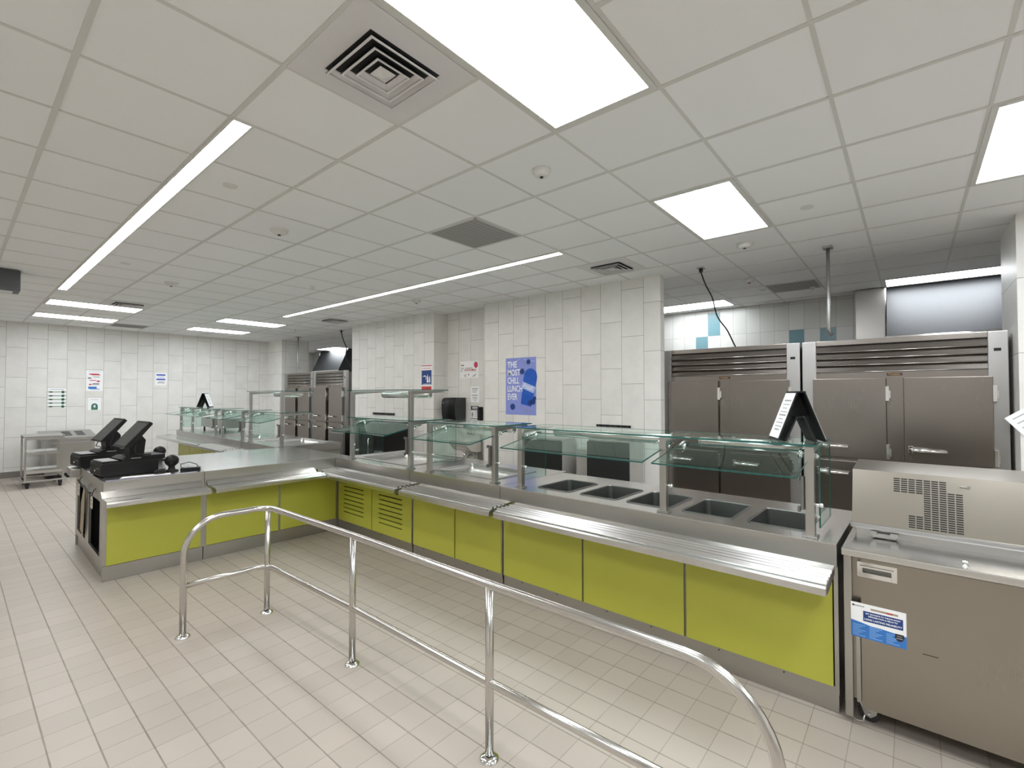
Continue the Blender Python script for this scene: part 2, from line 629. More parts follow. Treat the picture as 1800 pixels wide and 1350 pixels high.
def text_part(name, s, size, mat, parent, origin, u, v, n, align='LEFT', ext=0.0006, shear=0.0, sx=1.0, bold=0.0):
    """lettering as a mesh: u = reading direction, v = up, n = out of the surface"""
    cu = bpy.data.curves.new(name, 'FONT')
    cu.body = s
    cu.size = size
    cu.align_x = align
    cu.shear = shear
    cu.extrude = ext
    cu.offset = bold
    cu.resolution_u = 3
    tmp = bpy.data.objects.new(name + '_tmp', cu)
    me = bpy.data.meshes.new_from_object(tmp)
    bpy.data.objects.remove(tmp)
    bpy.data.curves.remove(cu)
    u, v, n, origin = Vector(u), Vector(v), Vector(n), Vector(origin)
    for p in me.vertices:
        c = p.co.copy()
        p.co = origin + u * c.x * sx + v * c.y + n * c.z
    me.name = name
    me.materials.clear()
    me.materials.append(M[mat])
    o = bpy.data.objects.new(name, me)
    COL.objects.link(o)
    o.parent = parent
    return o


# ================================================================== structure
def build_room():
    XW, YW, YF = 5.53, -4.0, 13.7
    f = MB().mat('floor')
    f.box(-3, 8.6, YW, 16.2, -0.06, 0)
    struct('floor', f)
    c = MB().mat('ceiling')
    c.box(-3, 8.6, YW, 16.2, CEIL, CEIL + 0.05)
    struct('ceiling', c)
    g = MB().mat('grid')
    k = 0
    x = 0.325 - 0.605 * 5
    while x < 8.5:
        g.box(x - 0.012, x + 0.012, YW, 16.1, CEIL - 0.004, CEIL)
        x += 0.605
    y = 0.885 - 0.605 * 8
    while y < 16.1:
        g.box(-3, 8.5, y - 0.009, y + 0.009, CEIL - 0.003, CEIL)
        y += 0.605
    struct('trim_1', g)
    wl = MB().mat('wall_y').box(-3, 5.68, YF, YF + 0.12, 0, CEIL)
    struct('wall_far', wl)
    wl = MB().mat('wall_y').box(5.68, 6.42, 12.78, YF + 0.12, 0, CEIL)
    struct('wall_far_return', wl)
    wl = MB().mat('wall_x').box(XW, XW + 0.42, 6.47, 9.12, 0, CEIL)
    struct('wall_side', wl)
    wl = MB().mat('wall_x').box(5.82, 5.95, 5.16, 6.47, 0, CEIL)
    struct('wall_recess', wl)
    wl = MB().mat('wall_x').box(XW, XW + 0.115, 2.31, 5.16, 0, CEIL).box(XW, 5.819, 5.16, 5.25, 0, CEIL)
    struct('wall_middle', wl)
    wl = MB().mat('wall_x').box(5.50, 6.34, -2.2, -0.66, 0, CEIL)
    struct('wall_right', wl)
    wl = MB().mat('wall_x').box(5.50, 5.62, YW, -2.2, 0, CEIL)
    struct('wall_right_front', wl)
    wl = MB().mat('kitchen').box(8.45, 8.57, YW, 16.2, 0, CEIL)
    struct('wall_kitchen', wl)
    wl = MB().mat('kitchen').box(5.6, 8.57, 16.1, 16.2, 0, CEIL)
    struct('wall_kitchen_far', wl)
    wl = MB().mat('kitchen').box(5.6, 8.57, YW, YW + 0.1, 0, CEIL)
    struct('wall_kitchen_near', wl)
    wl = MB().mat('wall_x').box(-3.1, -3, YW, YF + 0.1, 0, CEIL)
    struct('wall_left', wl)
    wl = MB().mat('wall_y').box(-3.1, 5.62, YW - 0.1, YW, 0, CEIL)
    struct('wall_near', wl)
    b = MB().mat('baseboard').box(-3, 5.68, YF - 0.012, YF, 0, 0.12)
    struct('baseboard_far', b)
    b = MB().mat('baseboard').box(XW - 0.012, XW, 2.31, 9.12, 0, 0.12)
    struct('baseboard_side', b)


build_room()


# ================================================================== ceiling things
def troffer(x0, x1, y0, y1, label, group='rectangular troffer lights in the ceiling', lens='lens'):
    cx, cy = (x0 + x1) / 2, (y0 + y1) / 2
    t = Thing('ceiling_light', label, 'light', (cx, cy, CEIL), group=group)
    z = CEIL - 0.008
    f = MB().mat('grid')
    wd = 0.03
    for a in ((x0, x1, y0, y0 + wd), (x0, x1, y1 - wd, y1), (x0, x0 + wd, y0 + wd, y1 - wd), (x1 - wd, x1, y0 + wd, y1 - wd)):
        f.box(*a, z, CEIL - 0.0005)
    t.part('frame', f)
    l = MB().mat(lens).box(x0 + wd, x1 - wd, y0 + wd, y1 - wd, z + 0.002, z + 0.006)
    t.part('diffuser', l)
    return t


troffer(0.935, 2.125, 0.895, 1.485, 'large lit troffer at the top of the view, nearest the camera')
troffer(3.355, 4.545, 0.895, 1.485, 'lit troffer in the middle of the ceiling, in front of the steel fridges')
troffer(3.355, 4.545, -0.925, -0.33, 'lit troffer cut off by the right edge of the view')
troffer(0.94, 2.13, 9.965, 10.56, 'lit troffer over the far left floor, nearer of the left pair')
troffer(0.94, 2.13, 11.78, 12.375, 'lit troffer over the far left floor, closest to the far wall')
troffer(3.36, 4.55, 9.965, 10.56, 'lit troffer over the far serving line, nearer of the right pair')
troffer(3.36, 4.55, 11.78, 12.375, 'lit troffer over the far serving line, closest to the far wall')
troffer(7.60, 8.19, 2.15, 3.36, 'lit troffer along the white kitchen tile wall, behind the left fridge', lens='lens_kitchen')
troffer(7.60, 8.12, -0.94, 0.26, 'lit troffer in front of the exhaust hood, above the right fridge', lens='lens_kitchen')
troffer(7.60, 8.12, 13.50, 14.70, 'lit troffer in front of the far exhaust hood', lens='lens_kitchen')
troffer(6.0, 6.59, 14.0, 15.2, 'unseen troffer added to brighten the hidden end of the far kitchen')  # added lamp behind the return wall, lifts the dark kitchen end
troffer(7.0, 8.2, 7.5, 8.1, 'unseen fill troffer over the hidden middle of the kitchen')  # unseen lamp, keeps up the light level in the kitchen
for i, (a, b) in enumerate(((0.94, -0.925), (-1.48, 0.895), (-1.48, -0.925), (-1.48, 4.52), (-1.48, 8.15), (3.355, -2.74), (0.94, -2.74))):
    troffer(a, a + 1.19, b, b + 0.59, ['lit troffer overhead just right of the camera', 'lit troffer left of the camera', 'lit troffer behind and left of the camera',
            'lit troffer out on the left, level with the register counter', 'lit troffer out on the left, level with the far counter',
            'lit troffer behind the camera near the right wall', 'lit troffer straight behind the camera'][i])


def strip_light(x0, x1, y0, y1, label):
    t = Thing('linear_ceiling_light', label, 'light', ((x0 + x1) / 2, (y0 + y1) / 2, CEIL), group='long linear lights in the ceiling')
    f = MB().mat('white')
    f.box(x0 - 0.012, x0, y0, y1, CEIL - 0.012, CEIL - 0.0005).box(x1, x1 + 0.012, y0, y1, CEIL - 0.012, CEIL - 0.0005)
    f.box(x0 - 0.012, x1 + 0.012, y0 - 0.012, y0, CEIL - 0.012, CEIL - 0.0005).box(x0 - 0.012, x1 + 0.012, y1, y1 + 0.012, CEIL - 0.012, CEIL - 0.0005)
    t.part('housing', f)
    t.part('diffuser', MB().mat('strip').box(x0, x1, y0, y1, CEIL - 0.010, CEIL - 0.004))


strip_light(0.94, 1.025, 2.70, 8.91, 'long thin linear light running down the left of the ceiling')
strip_light(3.965, 4.04, 2.72, 8.90, 'long thin linear light above the serving line by the poster wall')


def diffuser(x0, x1, y0, y1, label, rings=4):
    cx, cy = (x0 + x1) / 2, (y0 + y1) / 2
    t = Thing('ceiling_vent', label, 'vent', (cx, cy, CEIL), group='square louvred air vents')
    p = MB().mat('vent')
    g = 0.115
    zt = CEIL - 0.006
    for a in ((x0, x1, y0, y0 + g), (x0, x1, y1 - g, y1), (x0, x0 + g, y0 + g, y1 - g), (x1 - g, x1, y0 + g, y1 - g)):
        p.box(*a, zt, CEIL - 0.0005)
    t.part('plate', p)
    t.part('duct_opening', MB().mat('dark').box(x0 + g, x1 - g, y0 + g, y1 - g, CEIL - 0.004, CEIL - 0.001))
    lv = MB().mat('vent')
    h = (x1 - x0) / 2 - g
    for k in range(rings):
        ro = h * (1 - k / rings) - 0.004
        ri = ro - h / rings * 0.62
        zo, zi = CEIL - 0.028, CEIL - 0.008
        if k == rings - 1:
            lv.add([(cx - ro, cy - ro, zo + 0.01), (cx + ro, cy - ro, zo + 0.01), (cx + ro, cy + ro, zo + 0.01), (cx - ro, cy + ro, zo + 0.01), (cx, cy, zo - 0.006)],
                   [(0, 1, 4), (1, 2, 4), (2, 3, 4), (3, 0, 4), (3, 2, 1, 0)])
            continue
        o = [(cx - ro, cy - ro), (cx + ro, cy - ro), (cx + ro, cy + ro), (cx - ro, cy + ro)]
        i_ = [(cx - ri, cy - ri), (cx + ri, cy - ri), (cx + ri, cy + ri), (cx - ri, cy + ri)]
        lp = ro - 0.010
        lv.box(cx - ro, cx + ro, cy - ro, cy - lp, zo - 0.002, zo + 0.003).box(cx - ro, cx + ro, cy + lp, cy + ro, zo - 0.002, zo + 0.003)
        lv.box(cx - ro, cx - lp, cy - lp, cy + lp, zo - 0.002, zo + 0.003).box(cx + lp, cx + ro, cy - lp, cy + lp, zo - 0.002, zo + 0.003)
        vs = [(a, b, zo) for a, b in o] + [(a, b, zi) for a, b in i_] + [(a, b, zo + 0.003) for a, b in o] + [(a, b, zi + 0.003) for a, b in i_]
        fs = []
        for q in range(4):
            r = (q + 1) % 4
            fs += [(q, r, 4 + r, 4 + q), (8 + q, 12 + q, 12 + r, 8 + r), (q, 8 + q, 8 + r, r), (4 + q, 4 + r, 12 + r, 12 + q)]
        lv.add(vs, fs)
    t.part('louvres', lv)


diffuser(0.935, 1.525, 1.50, 2.085, 'square white air vent beside the largest troffer')
diffuser(4.565, 5.165, 2.305, 2.90, 'square air vent in the ceiling just before the poster wall')
diffuser(1.54, 2.13, 9.37, 9.955, 'square air vent beyond the end of the left linear light')
diffuser(4.565, 5.165, 8.36, 8.95, 'square air vent above the left end of the poster wall')


def grille(x0, x1, y0, y1, label):
    t = Thing('return_air_grille', label, 'vent', ((x0 + x1) / 2, (y0 + y1) / 2, CEIL), group='flat grey return air grilles')
    p = MB().mat('grid')
    for a in ((x0, x1, y0, y0 + .015), (x0, x1, y1 - .015, y1), (x0, x0 + .015, y0, y1), (x1 - .015, x1, y0, y1)):
        p.box(*a, CEIL - 0.007, CEIL - 0.0005)
    t.part('frame', p)
    m = MB().mat('grille').box(x0 + .015, x1 - .015, y0 + .015, y1 - .015, CEIL - 0.004, CEIL - 0.001)
    n = 12
    for i in range(1, n):
        yy = y0 + (y1 - y0) * i / n
        m.box(x0 + .015, x1 - .015, yy - .002, yy + .002, CEIL - 0.006, CEIL - 0.0035)
    t.part('perforated_panel', m)


grille(2.75, 3.345, 2.71, 3.30, 'flat grey perforated grille left of the right linear light')
grille(6.99, 7.58, 0.895, 1.485, 'flat grey perforated grille in the kitchen ceiling behind the fridges')
grille(2.15, 2.74, 12.39, 12.98, 'flat grey grille in the ceiling against the far wall')


def detector(x, y, label, r=0.075):
    t = Thing('smoke_detector', label, 'smoke detector', (x, y, CEIL), group='round white smoke detectors')
    t.part('base', MB().mat('white').lathe(x, y, [(r, CEIL - 0.0005), (r, CEIL - 0.014), (r * 0.92, CEIL - 0.018), (0.001, CEIL - 0.018)], 24))
    t.part('sensor_cap', MB().mat('white').lathe(x, y, [(r * 0.8, CEIL - 0.018), (r * 0.74, CEIL - 0.035), (r * 0.5, CEIL - 0.044), (0.001, CEIL - 0.045)], 24))
    t.part('indicator', MB().mat('ink_black').lathe(x, y, [(r * 0.2, CEIL - 0.043), (r * 0.16, CEIL - 0.052), (0.001, CEIL - 0.053)], 12))


detector(2.447, 1.81, 'round white detector between the largest troffer and the grey grille', 0.062)
detector(1.854, 4.246, 'round smoke detector right of the left linear light, nearer one')
detector(1.839, 7.346, 'round smoke detector near the far end of the left linear light')
detector(4.631, 5.832, 'round smoke detector behind the right linear light by the recess')
detector(4.909, 1.207, 'round smoke detector just behind the middle troffer')
detector(6.485, 1.545, 'round smoke detector over the left fridge')


def cap(x, y, r, label, drop=0.006):
    single('concealed_sprinkler', MB().mat('white').lathe(x, y, [(r, CEIL - 0.0005), (r, CEIL - drop), (r * 0.9, CEIL - drop - 0.002), (0.001, CEIL - drop - 0.002)], 20), label, 'sprinkler cap', (x, y, CEIL), group='flat round sprinkler caps')


cap(1.236, 3.599, 0.045, 'flat round sprinkler cap right of the left linear light')
cap(1.239, 6.643, 0.045, 'flat round sprinkler cap by the far part of the left linear light')
cap(4.262, 0.597, 0.045, 'flat round sprinkler cap right of the middle troffer')
cap(7.261, 1.212 + 0.35, 0.04, 'flat round sprinkler cap above the kitchen behind the left fridge')


def sprinkler(x, y, label):
    t = MB().mat('white').lathe(x, y, [(0.035, CEIL - 0.0005), (0.035, CEIL - 0.008), (0.014, CEIL - 0.012), (0.012, CEIL - 0.03), (0.024, CEIL - 0.032), (0.024, CEIL - 0.036), (0.001, CEIL - 0.036)], 14)
    single('pendant_sprinkler', t, label, 'sprinkler', (x, y, CEIL), group='small sprinkler heads')


sprinkler(3.123, 6.124, 'small sprinkler head in the middle of the far ceiling')
sprinkler(4.968, 10.526, 'small sprinkler head beyond the far troffers')
sprinkler(7.5, 1.0, 'small sprinkler head over the kitchen aisle')


def ceiling_cord(x, y, pts, label, r=0.006, mat='cable'):
    t = Thing('hanging_power_cord', label, 'power cord', (x, y, CEIL), group='power cords dropping from the ceiling to the fridges')
    t.part('ceiling_plate', MB().mat('conduit').bbox(x - 0.05, x + 0.05, y - 0.035, y + 0.035, CEIL - 0.012, CEIL - 0.0005, 0.003))
    t.part('plug', MB().mat(mat).cyl((x, y, CEIL - 0.012), (x, y, CEIL - 0.05), 0.022))
    P = [Vector((x, y, CEIL - 0.05))] + [Vector(p) for p in pts]
    S2 = []
    for i in range(len(P) - 1):
        a, b, c, d = P[max(i - 1, 0)], P[i], P[i + 1], P[min(i + 2, len(P) - 1)]
        for k in range(6):
            u = k / 6
            S2.append(0.5 * ((2 * b) + (c - a) * u + (2 * a - 5 * b + 4 * c - d) * u * u + (-a + 3 * b - 3 * c + d) * u ** 3))
    S2.append(P[-1])
    t.part('cord', MB().mat(mat).tube(S2, r, 8))


ceiling_cord(5.541, 1.829, [(5.60, 1.80, 2.93), (5.72, 1.76, 2.78), (5.83, 1.74, 2.58), (5.93, 1.66, 2.42), (6.05, 1.62, 2.27), (6.1, 1.6, 2.21)], 'black wavy cord dropping to the top of the left fridge', 0.008)
ceiling_cord(5.70, 9.85, [(5.74, 9.84, 2.9), (5.8, 9.80, 2.7), (5.82, 9.85, 2.5), (5.9, 9.78, 2.3), (5.9, 9.76, 2.21)], 'wavy cord dropping to the far fridge beside the poster wall', 0.012)


def conduit(x, y, z1, label):
    t = Thing('conduit_drop', label, 'conduit', (x, y, CEIL), group='metal conduits dropping from the ceiling')
    t.part('ceiling_box', MB().mat('conduit').bbox(x - 0.055, x + 0.055, y - 0.04, y + 0.04, CEIL - 0.02, CEIL - 0.0005, 0.004))
    t.part('pipe', MB().mat('conduit').tube([(x, y, CEIL - 0.02), (x, y, z1 + 0.16), (x + 0.015, y + 0.005, z1 + 0.06), (x + 0.04, y - 0.02, z1)], 0.016, 12))


conduit(5.55, 0.609, 2.24, 'straight metal conduit hanging above the gap between the two big fridges')
conduit(5.66, 11.83, 2.3, 'thin metal conduit hanging above the farthest fridge')

# dark box hung from the ceiling at far left
t = Thing('projector_screen_case', 'dark grey box hanging from the ceiling at the left edge', 'screen case', (0.1, 7.95, CEIL))
t.part('case', MB().mat('screen_grey').bbox(-1.6, 0.52, 7.95, 8.25, 2.865, CEIL - 0.012, 0.008))
t.part('mounting_rail', MB().mat('vent').box(-1.55, 0.50, 8.0, 8.2, CEIL - 0.012, CEIL - 0.0005))
t.part('bottom_bar', MB().mat('vent').bbox(-1.55, 0.46, 8.0, 8.1, 2.845, 2.865, 0.004))


# ================================================================== serving line
FR = 2.955      # front edge of the worktop (line frame)
PAN = 2.99      # panel face
TOPZ = 0.885
KICK = 0.13


def slide_profile(x_in, z_hi=0.775):
    """cross-section (x,z) of ribbed tray slide, outwards = -x"""
    top = [(x_in, z_hi)]
    x = x_in - 0.05
    top.append((x, 0.757))
    for k in range(4):
        top += [(x - 0.010, 0.750), (x - 0.020, 0.772), (x - 0.030, 0.772), (x - 0.040, 0.750)]
        x -= 0.048
    top += [(x_in - 0.255, 0.752), (x_in - 0.265, 0.745), (x_in - 0.270, 0.735), (x_in - 0.270, 0.700)]
    bot = [(x_in - 0.262, 0.700), (x_in - 0.262, 0.733), (x_in - 0.25, 0.738), (x_in - 0.06, 0.740), (x_in, 0.762)]
    return top + bot


def louvre_panel(mb, y0, y1, z0, z1, x, slots=9):
    """panel with horizontal through slots"""
    wy = (y1 - y0)
    ya, yb = y0 + wy * 0.22, y1 - wy * 0.18
    hh = (z1 - z0)
    za, zb = z0 + hh * 0.17, z1 - hh * 0.10
    th = 0.012
    stp = (zb - za) / slots
    zs = [z0]
    for k in range(slots):
        zs += [za + k * stp, za + k * stp + 0.012]
    zs.append(z1)
    mb.plate([y0, ya, yb, y1], zs, x, x + th, lambda i, j: not (i == 1 and j % 2 == 1), lambda u, v, w: (w, u, v))


def top_sheet(mb, x0, x1, y0, y1, holes, z0, z1):
    """plate with a row of rectangular holes (all same x range) along y"""
    if not holes:
        mb.box(x0, x1, y0, y1, z0, z1)
        return
    hx0, hx1 = min(h[0] for h in holes), max(h[1] for h in holes)
    ys = [y0]
    for h in sorted(holes, key=lambda h: h[2]):
        ys += [h[2], h[3]]
    ys.append(y1)
    mb.plate([x0, hx0, hx1, x1], ys, z0, z1, lambda i, j: not (i == 1 and j % 2 == 1), lambda u, v, w: (u, v, w))


def tray_slide(x_prof, ax, a, b, cap_prof, label, group='steel tray slides along the counters'):
    if ax == 1:
        org = (FR - 0.135, (a + b) / 2, 0.73)
    else:
        org = ((a + b) / 2, sum(p[0] for p in x_prof) / len(x_prof), 0.73)
    t = Thing('tray_slide', label, 'tray slide', org, 'L', group)
    t.part('ribbed_shelf', MB().mat('steel_h').prism(x_prof, ax, a, b))
    for e0, e1 in ((a - 0.003, a), (b, b + 0.003)):
        t.part('end_cap', MB().mat('steel').prism(cap_prof, ax, e0, e1))
    return t


def counter(name, label, y0, y1, seams, xr, wells=(), pans=(), slide=None, louvred=(), ribs=True, end_lo=True, group=None):
    t = Thing(name, label, 'serving counter', (3.4, (y0 + y1) / 2, 0), 'L', group)
    holes = [(w[0] - 0.006, w[1] + 0.006, w[2] - 0.006, w[3] + 0.006) for w in wells] + [(p[0], p[1], p[2], p[3]) for p in pans]
    top = MB().mat('steel_h')
    top_sheet(top, FR, xr, y0, y1, holes, TOPZ - 0.006, TOPZ)
    t.part('worktop', top)
    t.part('apron', MB().mat('steel').box(FR + 0.0005, FR + 0.005, y0, y1, 0.765, TOPZ - 0.006))
    t.part('apron', MB().mat('steel').box(xr - 0.004, xr, y0, y1, 0.765, TOPZ - 0.006))
    t.part('apron', MB().mat('steel').box(FR + 0.005, xr - 0.004, y0, y0 + 0.004, 0.765, TOPZ - 0.006))
    t.part('apron', MB().mat('steel').box(FR + 0.005, xr - 0.004, y1 - 0.004, y1, 0.765, TOPZ - 0.006))
    fr = MB().mat('steel')
    fr.box(PAN + 0.006, PAN + 0.03, y0, y0 + 0.02, KICK, 0.765)
    fr.box(PAN + 0.006, PAN + 0.03, y1 - 0.02, y1, KICK, 0.765)
    for s in seams[1:-1]:
        fr.mat('steel_dull').box(PAN + 0.010, PAN + 0.03, s - 0.014, s + 0.014, KICK, 0.765).mat('steel')
    fr.box(PAN - 0.001, xr - 0.01, y0, y0 + 0.006, 0.10, 0.78)
    fr.box(PAN + 0.02, xr - 0.01, y1 - 0.006, y1, 0.10, 0.78)
    fr.box(xr - 0.02, xr - 0.012, y0, y1, 0.10, 0.78)
    fr.box(PAN + 0.1, xr - 0.02, y0 + .006, y1 - .006, 0.10, 0.12)
    t.part('cabinet_frame', fr)
    bk = MB().mat('dark').box(PAN + 0.05, PAN + 0.055, y0 + 0.008, y1 - 0.008, 0.125, 0.76)
    t.part('inner_liner', bk)
    for q in ((PAN + 0.012, PAN + 0.02, y0 + 0.004, y1 - 0.004, 0.002, KICK + 0.002), (xr - 0.06, xr - 0.05, y0 + 0.01, y1 - 0.01, 0.002, 0.10),
              (PAN + 0.02, xr - 0.06, y0 + 0.004, y0 + 0.010, 0.002, 0.10), (PAN + 0.02, xr - 0.06, y1 - 0.010, y1 - 0.004, 0.002, 0.10)):
        t.part('kick_plate', MB().mat('steel').box(*q))
    n = len(seams) - 1
    for i in range(n):
        p0, p1 = seams[i] + 0.006, seams[i + 1] - 0.010
        pm = MB().mat('lime')
        if i in louvred:
            louvre_panel(pm, p0, p1, KICK + 0.004, 0.758, PAN)
        else:
            pm.bbox(PAN, PAN + 0.012, p0, p1, KICK + 0.004, 0.758, 0.002)
        t.part('front_panel', pm)
        for q in (0.3, 0.75):
            yy = p0 + (p1 - p0) * q
            t.part('screw', MB().mat('ink_black').cyl((PAN + 0.007, yy, KICK - 0.012), (PAN + 0.013, yy, KICK - 0.012), 0.004, 8))
    for (a, b, lb) in (slide if slide else ()):
        pr = slide_profile(FR) if ribs else [(FR, 0.775), (FR - 0.05, 0.757), (FR - 0.25, 0.757), (FR - 0.27, 0.745), (FR - 0.27, 0.70), (FR - 0.262, 0.70), (FR - 0.262, 0.74), (FR - 0.05, 0.745), (FR, 0.762)]
        tray_slide(pr, 1, a, b, [(FR, 0.772), (FR - 0.255, 0.745), (FR - 0.267, 0.735), (FR - 0.267, 0.702), (FR - 0.2, 0.702), (FR, 0.73)], lb)
    for wv in wells:
        t.part('food_well', MB().mat('steel_dull').tub(*wv, TOPZ + 0.001, 0.25, 0.03, 0.014))
    for p in pans:
        m = MB().mat('steel_h')
        x0, x1, a, b = p
        m.box(x0 - 0.03, x0 + 0.02, a - 0.03, b + 0.03, TOPZ, TOPZ + 0.007).box(x1 - 0.02, x1 + 0.03, a - 0.03, b + 0.03, TOPZ, TOPZ + 0.007)
        m.box(x0 + 0.02, x1 - 0.02, a - 0.03, a + 0.02, TOPZ, TOPZ + 0.007).box(x0 + 0.02, x1 - 0.02, b - 0.02, b + 0.03, TOPZ, TOPZ + 0.007)
        po = t.part('cold_pan_rim', m)
        m = MB().mat('steel_h').tub(x0 + 0.02, x1 - 0.02, a + 0.02, b - 0.02, TOPZ + 0.003, 0.05, 0.03, 0.005, 0.004)
        t.part('cold_pan', m, po)
    return t


GRP = 'lime panelled serving counters'
tA = counter('serving_counter', 'hot food counter with five open wells and three lime panels, nearest the prep table', 0.365, 2.725, [0.385, 1.173, 1.932, 2.722], 3.87,
             wells=[(3.125, 3.575, c - 0.15, c + 0.15) for c in (0.68, 1.085, 1.49, 1.885, 2.30)], slide=[(0.378, 2.55, 'long ribbed tray slide along the hot food counter, right end of the line')], group=GRP)
counter('serving_counter', 'middle counter with one cold pan and two plain lime panels', 2.73, 3.975, [2.74, 3.333, 3.97], 3.95,
        pans=[(3.16, 3.70, 2.98, 3.83)], slide=[(2.60, 3.79, 'ribbed tray slide along the middle counter with plain lime panels')], group=GRP)
counter('serving_counter', 'corner counter with a cold pan and two slotted lime panels', 3.98, 5.463, [3.985, 4.722, 5.463], 3.98,
        pans=[(3.14, 3.86, 4.24, 5.25)], slide=[(3.86, 5.455, 'ribbed tray slide over the slotted lime panels, meeting the peninsula corner')], louvred=(0, 1), group=GRP)
counter('serving_counter', 'far counter with a tall guard and cold pan, next to the register counter', 7.14, 8.54, [7.15, 7.85, 8.53], 3.95,
        pans=[(3.14, 3.86, 7.30, 8.25)], slide=[(7.30, 8.50, 'tray slide of the far counter nearest the peninsula')], ribs=True, group=GRP)
counter('serving_counter', 'far middle counter with a cold pan under a low glass guard', 8.55, 9.86, [8.56, 9.2, 9.85], 3.95,
        pans=[(3.16, 3.70, 8.72, 9.66)], slide=[(8.56, 9.84, 'tray slide of the far middle counter')], group=GRP)
counter('serving_counter', 'farthest serving counter, its tray slide running out toward the far wall', 9.87, 12.30, [9.88, 10.68, 11.48, 12.29], 3.9,
        slide=[(9.88, 12.72, 'long plain tray slide running out toward the far wall')], ribs=False, group=GRP)


# ---- register counters (peninsula)
def reg_counter(name, label, x0, x1, seams, slide, open_end):
    Y0, Y1 = 5.468, 7.115
    t = Thing(name, label, 'register counter', ((x0 + x1) / 2, 6.3, 0), 'L', 'counter units of the register peninsula')
    PY = Y0 + 0.03
    t.part('worktop', MB().mat('steel_h').box(x0, x1, Y0, Y1, TOPZ - 0.006, TOPZ))
    a = MB().mat('steel')
    x1f = min(x1, 2.98)
    a.box(x0, x1f, Y0, Y0 + 0.005, 0.765, TOPZ - 0.006)
    t.part('apron', a)
    t.part('apron', MB().mat('steel').box(x0, x1f, Y1 - 0.005, Y1, 0.765, TOPZ - 0.006))
    if not open_end:
        t.part('end_panel', MB().mat('steel').box(x1 - 0.004, x1, Y0 + 0.01, Y1 - 0.01, 0.12, TOPZ - 0.006))
        t.part('corner_filler', MB().mat('steel').box(2.982, 3.006, Y0 + 0.0, PY + 0.03, 0.002, 0.765))
    f = MB().mat('steel')
    for s in seams:
        f.box(s - 0.014, s + 0.014, PY + 0.005, PY + 0.03, KICK, 0.765)
    f.box(x0 + 0.004, x1f, Y1 - 0.03, Y1 - 0.02, 0.12, 0.765)
    f.box(x0 + 0.01, x1f, PY + 0.03, Y1 - 0.03, 0.115, 0.125)
    t.part('cabinet_frame', f)
    t.part('inner_liner', MB().mat('dark').box(x0 + 0.03, x1f, PY + 0.035, PY + 0.04, 0.13, 0.76))
    t.part('kick_plate', MB().mat('steel').box(x0 + 0.002, x1f, PY - 0.005, PY + 0.004, 0.002, KICK + 0.002))
    t.part('kick_plate', MB().mat('steel').box(x0 + 0.002, x1f, Y1 - 0.04, Y1 - 0.03, 0.002, 0.12))
    for i in range(len(seams) - 1):
        t.part('front_panel', MB().mat('lime').bbox(seams[i] + 0.012, seams[i + 1] - 0.012, PY, PY + 0.012, KICK + 0.004, 0.758, 0.002))
    pr = [(Y0, 0.80), (Y0 - 0.07, 0.752), (Y0 - 0.16, 0.752), (Y0 - 0.175, 0.760), (Y0 - 0.19, 0.752), (Y0 - 0.235, 0.752), (Y0 - 0.25, 0.760), (Y0 - 0.265, 0.752),
          (Y0 - 0.285, 0.748), (Y0 - 0.295, 0.735), (Y0 - 0.295, 0.705), (Y0 - 0.288, 0.705), (Y0 - 0.288, 0.735), (Y0 - 0.07, 0.74), (Y0, 0.785)]
    for (sa, sb, lb, lb2) in slide:
        cp = [(Y0, 0.80), (Y0 - 0.07, 0.75), (Y0 - 0.285, 0.745), (Y0 - 0.293, 0.735), (Y0 - 0.293, 0.705), (Y0 - 0.22, 0.705), (Y0, 0.75)]
        mir = lambda q: [(Y0 + Y1 - p[0], p[1]) for p in q]
        tray_slide(pr, 0, sa, sb, cp, lb)
        tray_slide(mir(pr), 0, sa, min(sb, 2.63), mir(cp), lb2)
    if open_end:
        e = MB().mat('steel')
        X = x0
        # end frame with two openings
        e.box(X, X + 0.02, PY + 0.0, 5.62, 0.135, TOPZ - 0.006)
        e.box(X, X + 0.02, 6.22, 6.42, 0.20, TOPZ - 0.006)
        e.box(X, X + 0.02, 6.96, Y1 - 0.02, 0.135, TOPZ - 0.006)
        e.box(X, X + 0.02, 5.62, 6.96, 0.135, 0.20)
        e.box(X, X + 0.02, 5.62, 6.22, 0.69, TOPZ - 0.006).box(X, X + 0.02, 6.42, 6.96, 0.69, TOPZ - 0.006)
        t.part('end_frame', e)
        t.part('end_kick', MB().mat('steel').box(X + 0.02, X + 0.028, PY, Y1 - 0.05, 0.002, 0.135))
        s = MB().mat('black_matte')
        s.box(X + 0.02, x1 - 0.02, PY + 0.045, PY + 0.05, 0.13, 0.86)
        s.box(X + 0.02, x1 - 0.02, 6.30, 6.33, 0.13, 0.86)
        s.box(X + 0.02, x1 - 0.02, Y1 - 0.05, Y1 - 0.045, 0.13, 0.86)
        s.box(x1 - 0.03, x1 - 0.02, PY + 0.05, Y1 - 0.05, 0.13, 0.86)
        s.box(X + 0.03, x1 - 0.03, PY + 0.05, Y1 - 0.05, 0.128, 0.132)
        s.box(X + 0.2, x1 - 0.03, PY + 0.05, Y1 - 0.05, 0.45, 0.46)
        t.part('shelf_cavity', s)
    return t


reg_counter('register_counter', 'end counter carrying the two cash registers, with one lime front panel', 0.78, 1.555, [0.80, 1.55], [(0.765, 1.535, 'steel tray slide in front of the cash registers', 'steel tray slide on the far side behind the cash registers')], True)
reg_counter('register_counter', 'inner peninsula counter with a bare steel top and two lime front panels', 1.56, 3.15, [1.575, 2.305, 2.99], [(1.575, 2.68, 'steel tray slide of the inner peninsula counter, ending at the corner', 'steel tray slide on the far side of the inner peninsula counter')], False)

